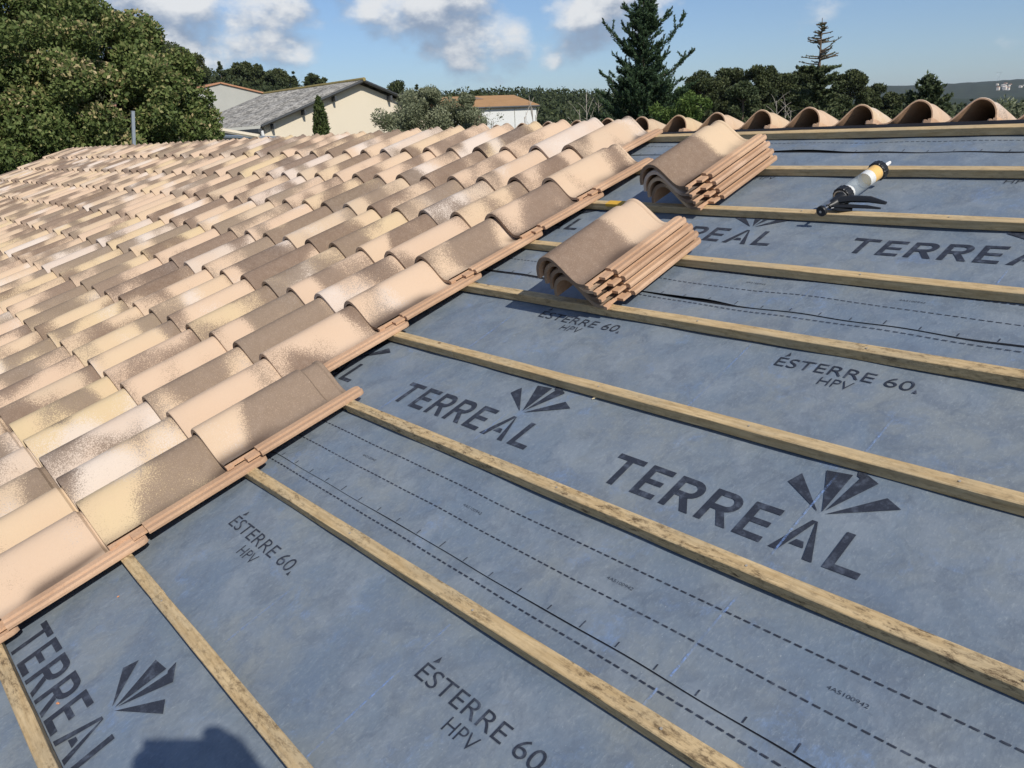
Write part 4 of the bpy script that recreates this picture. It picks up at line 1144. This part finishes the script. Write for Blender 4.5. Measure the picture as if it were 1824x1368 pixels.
def lean_to():
    a, b = plane_x(380, 229, -24.0), plane_x(462, 243, -22.8)
    root = empty('lean_to_shed', (a.x, a.y, 0)); tag(root, 'low shed roof with pale edge below the barn eave', 'shed')
    o0 = Vector((a.x, a.y, 0)); up = Vector((0, .7, -.02))
    mb = MB(); slab(mb, [a - o0 - Vector((6, 0, 0)), b - o0, b - o0 + up, a - o0 + up - Vector((6, 0, 0))], .06); mb.build('roof_sheet', 'grey_steel', root)
    MB().tube([a - o0 - Vector((6, 0, 0)), a - o0, b - o0], [.07, .07, .07], 6).build('edge_trim', 'render_beige', root)
    MB().box(-5.9, b.x - a.x - .1, .1, 1.5, 0, min(a.z, b.z) - .1).build('wall', 'render_grey', root)
lean_to()

def grey_gable():
    X = -52.0
    A = plane_x(392, 149, X); L = plane_x(330, 170, X); R = plane_x(482, 170, X)
    root = empty('grey_house', (X, A.y, 0)); tag(root, 'pale grey gable wall with thin terracotta edge left of the barn', 'house')
    o0 = Vector((X, A.y, 0)); R = Vector((X, R.y, R.z)); L = Vector((X, 2 * A.y - R.y, R.z))
    R2 = A + (R - A) * 1.6; L2 = A + (L - A) * 1.6
    g = [Vector((X, L2.y, 0)), Vector((X, R2.y, 0)), R2, A, L2]
    MB().add([p - o0 for p in g] + [p - o0 - Vector((.4, 0, 0)) for p in g], [(0, 1, 2, 3, 4), (9, 8, 7, 6, 5)] + [(i, 5 + i, 5 + (i + 1) % 5, (i + 1) % 5) for i in range(5)]).build('gable_wall', 'render_grey', root)
    for e in (R2, L2):
        mb = MB(); a = A - o0 + Vector((.12, 0, .10)); b = e - o0 + Vector((.12, 0, .10)); slab(mb, [a, b, b - Vector((10, 0, 0)), a - Vector((10, 0, 0))], .09); mb.build('roof_slope', 'terracotta', root)
grey_gable()

def at_z(px, py, z):
    d = ray(px, py); return CW + d * ((z - CW.z) / d.z)
def orange_building():
    ze = CW.z + 1.95
    eL, eR = at_z(770, 192.2, ze), at_z(955, 186.0, ze)
    k = (eR - CW).length; D = math.hypot(eR.x - CW.x, eR.y - CW.y)
    along = (eL - eR); along.z = 0; Lb = along.length; along.normalize(); back = Vector((-along.y, along.x, 0))
    if back.dot(ray(870, 230)) < 0: back = -back
    rp = at(915, 169, D * 1.12); zr_ = rp.z; w = (rp - eR).dot(back); sh_ = (rp - eR).dot(along)
    root = empty('orange_roof_building', (eR.x, eR.y, 0)); tag(root, 'white walled building with low orange roof right of the olive bush', 'building'); o0 = Vector((eR.x, eR.y, 0))
    a = eR - o0; b = eL - o0 + along * 8; rR = a + along * sh_ + back * w; rR.z = zr_; rL = b + back * w; rL.z = zr_; bR = a + back * 2 * w; bL = b + back * 2 * w
    mb = MB(); mb.add([Vector((p.x, p.y, 0)) for p in (a, b, bL, bR)] + [p - Vector((0, 0, .12)) for p in (a, b, bL, bR)], [(0, 1, 5, 4), (1, 2, 6, 5), (2, 3, 7, 6), (3, 0, 4, 7)]); mb.build('wall', 'render_white', root)
    ov = -back * .25 + Vector((0, 0, -.03))
    mb = MB(); slab(mb, [a + ov - along * .2, b + ov, rL, rR], .14); mb.build('front_roof_slope', 'orange_roof', root)
    mb = MB(); slab(mb, [rR, rL, bL, bR], .14); slab(mb, [a + ov - along * .2, rR, bR], .14); mb.build('rear_roof_slope', 'orange_roof', root)
    mb = MB(); mb.tube([a + ov - along * .2 + Vector((0, 0, -.10)), b + ov + Vector((0, 0, -.10))], [.09, .09], 6); mb.build('gutter', 'dark_metal', root)
    c = a + along * (Lb * .28) + (rR - a - along * sh_) * .62; e1 = along * 1.7; e2 = (rR - a - along * sh_).normalized() * 1.7
    mb = MB(); slab(mb, [c + Vector((0, 0, .05)), c + e1 + Vector((0, 0, .05)), c + e1 + e2 + Vector((0, 0, .05)), c + e2 + Vector((0, 0, .05))], .03); mb.build('roof_patch', 'roof_patch', root)
    p = a + along * (Lb * .22) - back * .02
    MB().box(-.03, .03, -.02, .02, 0, a.z - .12, Matrix.Translation((p.x, p.y, 0))).build('wall_joint', 'render_grey', root)
orange_building()

# steel post behind the ridge
pt = at(236.5, 199, 15.2)
po = MB().box(-.024, .024, -.024, .024, 0, pt.z).box(-.027, .027, -.027, .027, pt.z, pt.z + .012).build('steel_post', 'grey_steel'); po.location = (pt.x, pt.y, 0)
fwh = Vector((ray(236, 230).x, ray(236, 230).y, 0)).normalized()
po.matrix_world = Matrix.Translation((pt.x, pt.y, pt.z)) @ Matrix.Rotation(math.radians(8.0), 4, fwh) @ Matrix.Translation((0, 0, -pt.z))
tag(po, 'slim grey steel post rising behind the left ridge', 'post')

# distant village and pylon on the far hill
def village():
    rnd = random.Random(2)
    for i in range(13):
        px = rnd.choice([rnd.uniform(1772, 1802), rnd.uniform(1778, 1795), rnd.uniform(1808, 1830)]); py = rnd.uniform(146, 155); D = 2750 - (py - 146) * 30
        p = at(px, py, D); w = rnd.uniform(4, 9); h = rnd.uniform(3, 6)
        root = empty('village_house', (p.x, p.y, p.z - h)); tag(root, 'tiny pale house in the hilltop village at far right', 'house', 'houses of the far village')
        MB().box(-w / 2, w / 2, -4, 4, -25, h * .7).build('wall', 'town_wall', root)
        mb = MB(); mb.add([(-w / 2, -4.3, h * .7), (w / 2, -4.3, h * .7), (w / 2, 4.3, h * .7), (-w / 2, 4.3, h * .7), (-w / 2, 0, h), (w / 2, 0, h)], [(0, 1, 5, 4), (2, 3, 4, 5), (1, 2, 5), (3, 0, 4)]); mb.build('roof', 'town_wall' if i % 3 else 'terracotta', root)
village()
pp = at(1780, 129, 2900); pb = at(1780, 146, 2900)
root = empty('power_pylon', (pp.x, pp.y, pb.z - 6)); tag(root, 'faint lattice power pylon on the far hill skyline', 'pylon')
hh = pp.z - pb.z + 6
MB().tube([(-3.6, 0, 0), (-1.6, 0, hh * .55), (-4.8, 0, hh)], [.22] * 3, 4).tube([(3.6, 0, 0), (1.6, 0, hh * .55), (4.8, 0, hh)], [.22] * 3, 4).build('leg', 'grey_steel', root)
MB().tube([(-9, 0, hh), (9, 0, hh)], [.22, .22], 4).tube([(-2, 0, hh * .6), (2, 0, hh * .6)], [.22, .22], 4).build('crossarm', 'grey_steel', root)

# ------------------------------------------------------------------ the photographer, kneeling behind the camera (only the shadow is in view)
def photographer():
    r = Vector((.56, .83, 0)).normalized(); f = Vector((-.83, .56, 0)); up = Vector((0, 0, 1))
    hd = CPOS - CF * .36 + Vector((0, -.035, .03))
    V = []; E_ = []; Rr = []
    def v(p, rad, par=None):
        V.append(tuple(p)); Rr.append(rad); i = len(V) - 1
        if par is not None: E_.append((par, i))
        return i
    pel = v(hd - f * .24 - up * .80, (.15, .13)); s1 = v(hd - f * .17 - up * .58, (.14, .115), pel); s2 = v(hd - f * .10 - up * .36, (.155, .12), s1)
    ch = v(hd - f * .07 - up * .22, (.11, .10), s2); nk = v(hd - f * .03 - up * .13, (.056, .058), ch); h0 = v(hd - up * .05 + f * .01, (.075, .085), nk); h1 = v(hd + up * .05, (.078, .092), h0); v(hd + up * .105, (.052, .064), h1)
    hands = []
    for s in (-1, 1):
        sh = v(hd - f * .06 - up * .25 + r * s * .19, (.062, .062), ch)
        el = v(hd + f * .10 - up * .42 + r * s * .24, (.045, .045), sh)
        wp = CPOS - CF * .045 + r * s * .105 - up * .045
        wr = v(wp, (.027, .024), el); pm = v(wp + f * .035 + up * .018 - r * s * .02, (.030, .018), wr); hands.append(wp)
        for k, (ln, dz) in enumerate(((.030, .045), (.036, .026), (.034, .008), (.026, -.010))):
            a = v(wp + f * .045 + up * (dz + .012) - r * s * .022, (.0095, .0095), pm); b = v(wp + f * .050 + up * (dz + .014) - r * s * (.022 + ln * .6), (.0085, .0085), a); v(wp + f * .042 + up * (dz + .014) - r * s * (.022 + ln), (.0075, .0075), b)
        t = v(wp + f * .008 + up * .022 - r * s * .024, (.011, .011), wr); v(wp + f * .012 + up * .036 - r * s * .046, (.009, .009), t)
        hp = v(hd - f * .22 - up * .84 + r * s * .10, (.095, .095), pel); kx = hd + f * .16 + r * s * .15; kn = v(Vector((kx.x, kx.y, .075)), (.068, .068), hp)
        an0 = hd - f * .28 + r * s * .13; an = v(Vector((an0.x, an0.y, .055)), (.045, .045), kn); ft0 = hd - f * .36 + r * s * .13; v(Vector((ft0.x, ft0.y, .035)), (.04, .03), an)
    me = bpy.data.meshes.new('person'); me.from_pydata(V, E_, []); ob = bpy.data.objects.new('person', me); COL.objects.link(ob)
    sk = ob.modifiers.new('skin', 'SKIN'); lay = me.skin_vertices[0].data if me.skin_vertices else None
    if lay is None:
        bm = bmesh.new(); bm.from_mesh(me); bm.verts.layers.skin.verify(); bm.to_mesh(me); bm.free(); lay = me.skin_vertices[0].data
    for i, rad in enumerate(Rr): lay[i].radius = rad; lay[i].use_root = (i == 0)
    ob.modifiers.new('sub', 'SUBSURF').levels = 2
    dg = bpy.context.evaluated_depsgraph_get(); m2 = bpy.data.meshes.new_from_object(ob.evaluated_get(dg)); bpy.data.objects.remove(ob)
    for nm in ('jacket', 'skin', 'trousers'): m2.materials.append(MATS[nm])
    for p in m2.polygons:
        c = p.center; p.use_smooth = True
        if c.z > hd.z - .115 and (c - hd).length < .22 or min((c - h).length for h in hands) < .075 + .03 * (c.z > hd.z - .3): p.material_index = 1
        elif c.z < hd.z - .78: p.material_index = 2
    o = bpy.data.objects.new('person', m2); COL.objects.link(o); o.matrix_world = ROOF_M
    tag(o, 'person in dark jacket kneeling on the battens holding up a phone', 'person')
    mb = MB(); n = 14; vs = []
    for i in range(8):
        for j in range(n):
            a = 2 * math.pi * j / n; e = math.pi / 2 * i / 7
            vs.append(hd + up * (.035 + .095 * math.sin(e)) + (r * math.cos(a) * .088 + f * (math.sin(a) * .104 - .012)) * math.cos(e))
    mb.add(vs, [(i * n + j, i * n + (j + 1) % n, (i + 1) * n + (j + 1) % n, (i + 1) * n + j) for i in range(7) for j in range(n)])
    mb.build('hair', 'bark', o, True)
    for s in (-1, 1):
        MB().lathe([(.001, 0), (.011, .004), (.012, .010), (.001, .016)], Matrix.Translation(hd + f * .086 + r * s * .033 + up * .012), 8).build('eye', 'paste_white', o, True)
        MB().lathe([(.006, -.006), (.022, 0), (.020, .012), (.004, .014)], Matrix.Translation(hd + r * s * .080 - up * .002), 8).build('ear', 'skin', o, True)
    MB().tube([hd + f * .090 + up * .008, hd + f * .112 - up * .030, hd + f * .094 - up * .036], [.008, .013, .010], 8).build('nose', 'skin', o, True)
    MB().tube([hd + f * .088 - up * .060 - r * .022, hd + f * .096 - up * .060, hd + f * .088 - up * .060 + r * .022], [.004, .007, .004], 6).build('mouth', 'chip_orange', o, True)
    ph = MB().box(-.078, .078, -.038, .038, .004, .012).build('phone', 'black_plastic')
    ph.matrix_world = cam.matrix_world.copy(); tag(ph, 'black phone held up by the kneeling person', 'phone')
photographer()

# ------------------------------------------------------------------ air between here and the far hills
hm = bpy.data.materials.new('haze_air'); hm.use_nodes = True; nt_ = hm.node_tree; nt_.nodes.remove(nt_.nodes['Principled BSDF'])
pv = nt_.nodes.new('ShaderNodeVolumePrincipled'); pv.inputs['Color'].default_value = (.80, .87, 1.0, 1); pv.inputs['Density'].default_value = 0.75e-4; pv.inputs['Anisotropy'].default_value = .2
nt_.links.new(pv.outputs[0], nt_.nodes['Material Output'].inputs['Volume'])
hob = MB().box(-9500, 9500, -9500, 9500, -2, 240).build('haze', hm)
tag(hob, 'pale blue summer haze filling the air over the valley', 'haze', kind='stuff')
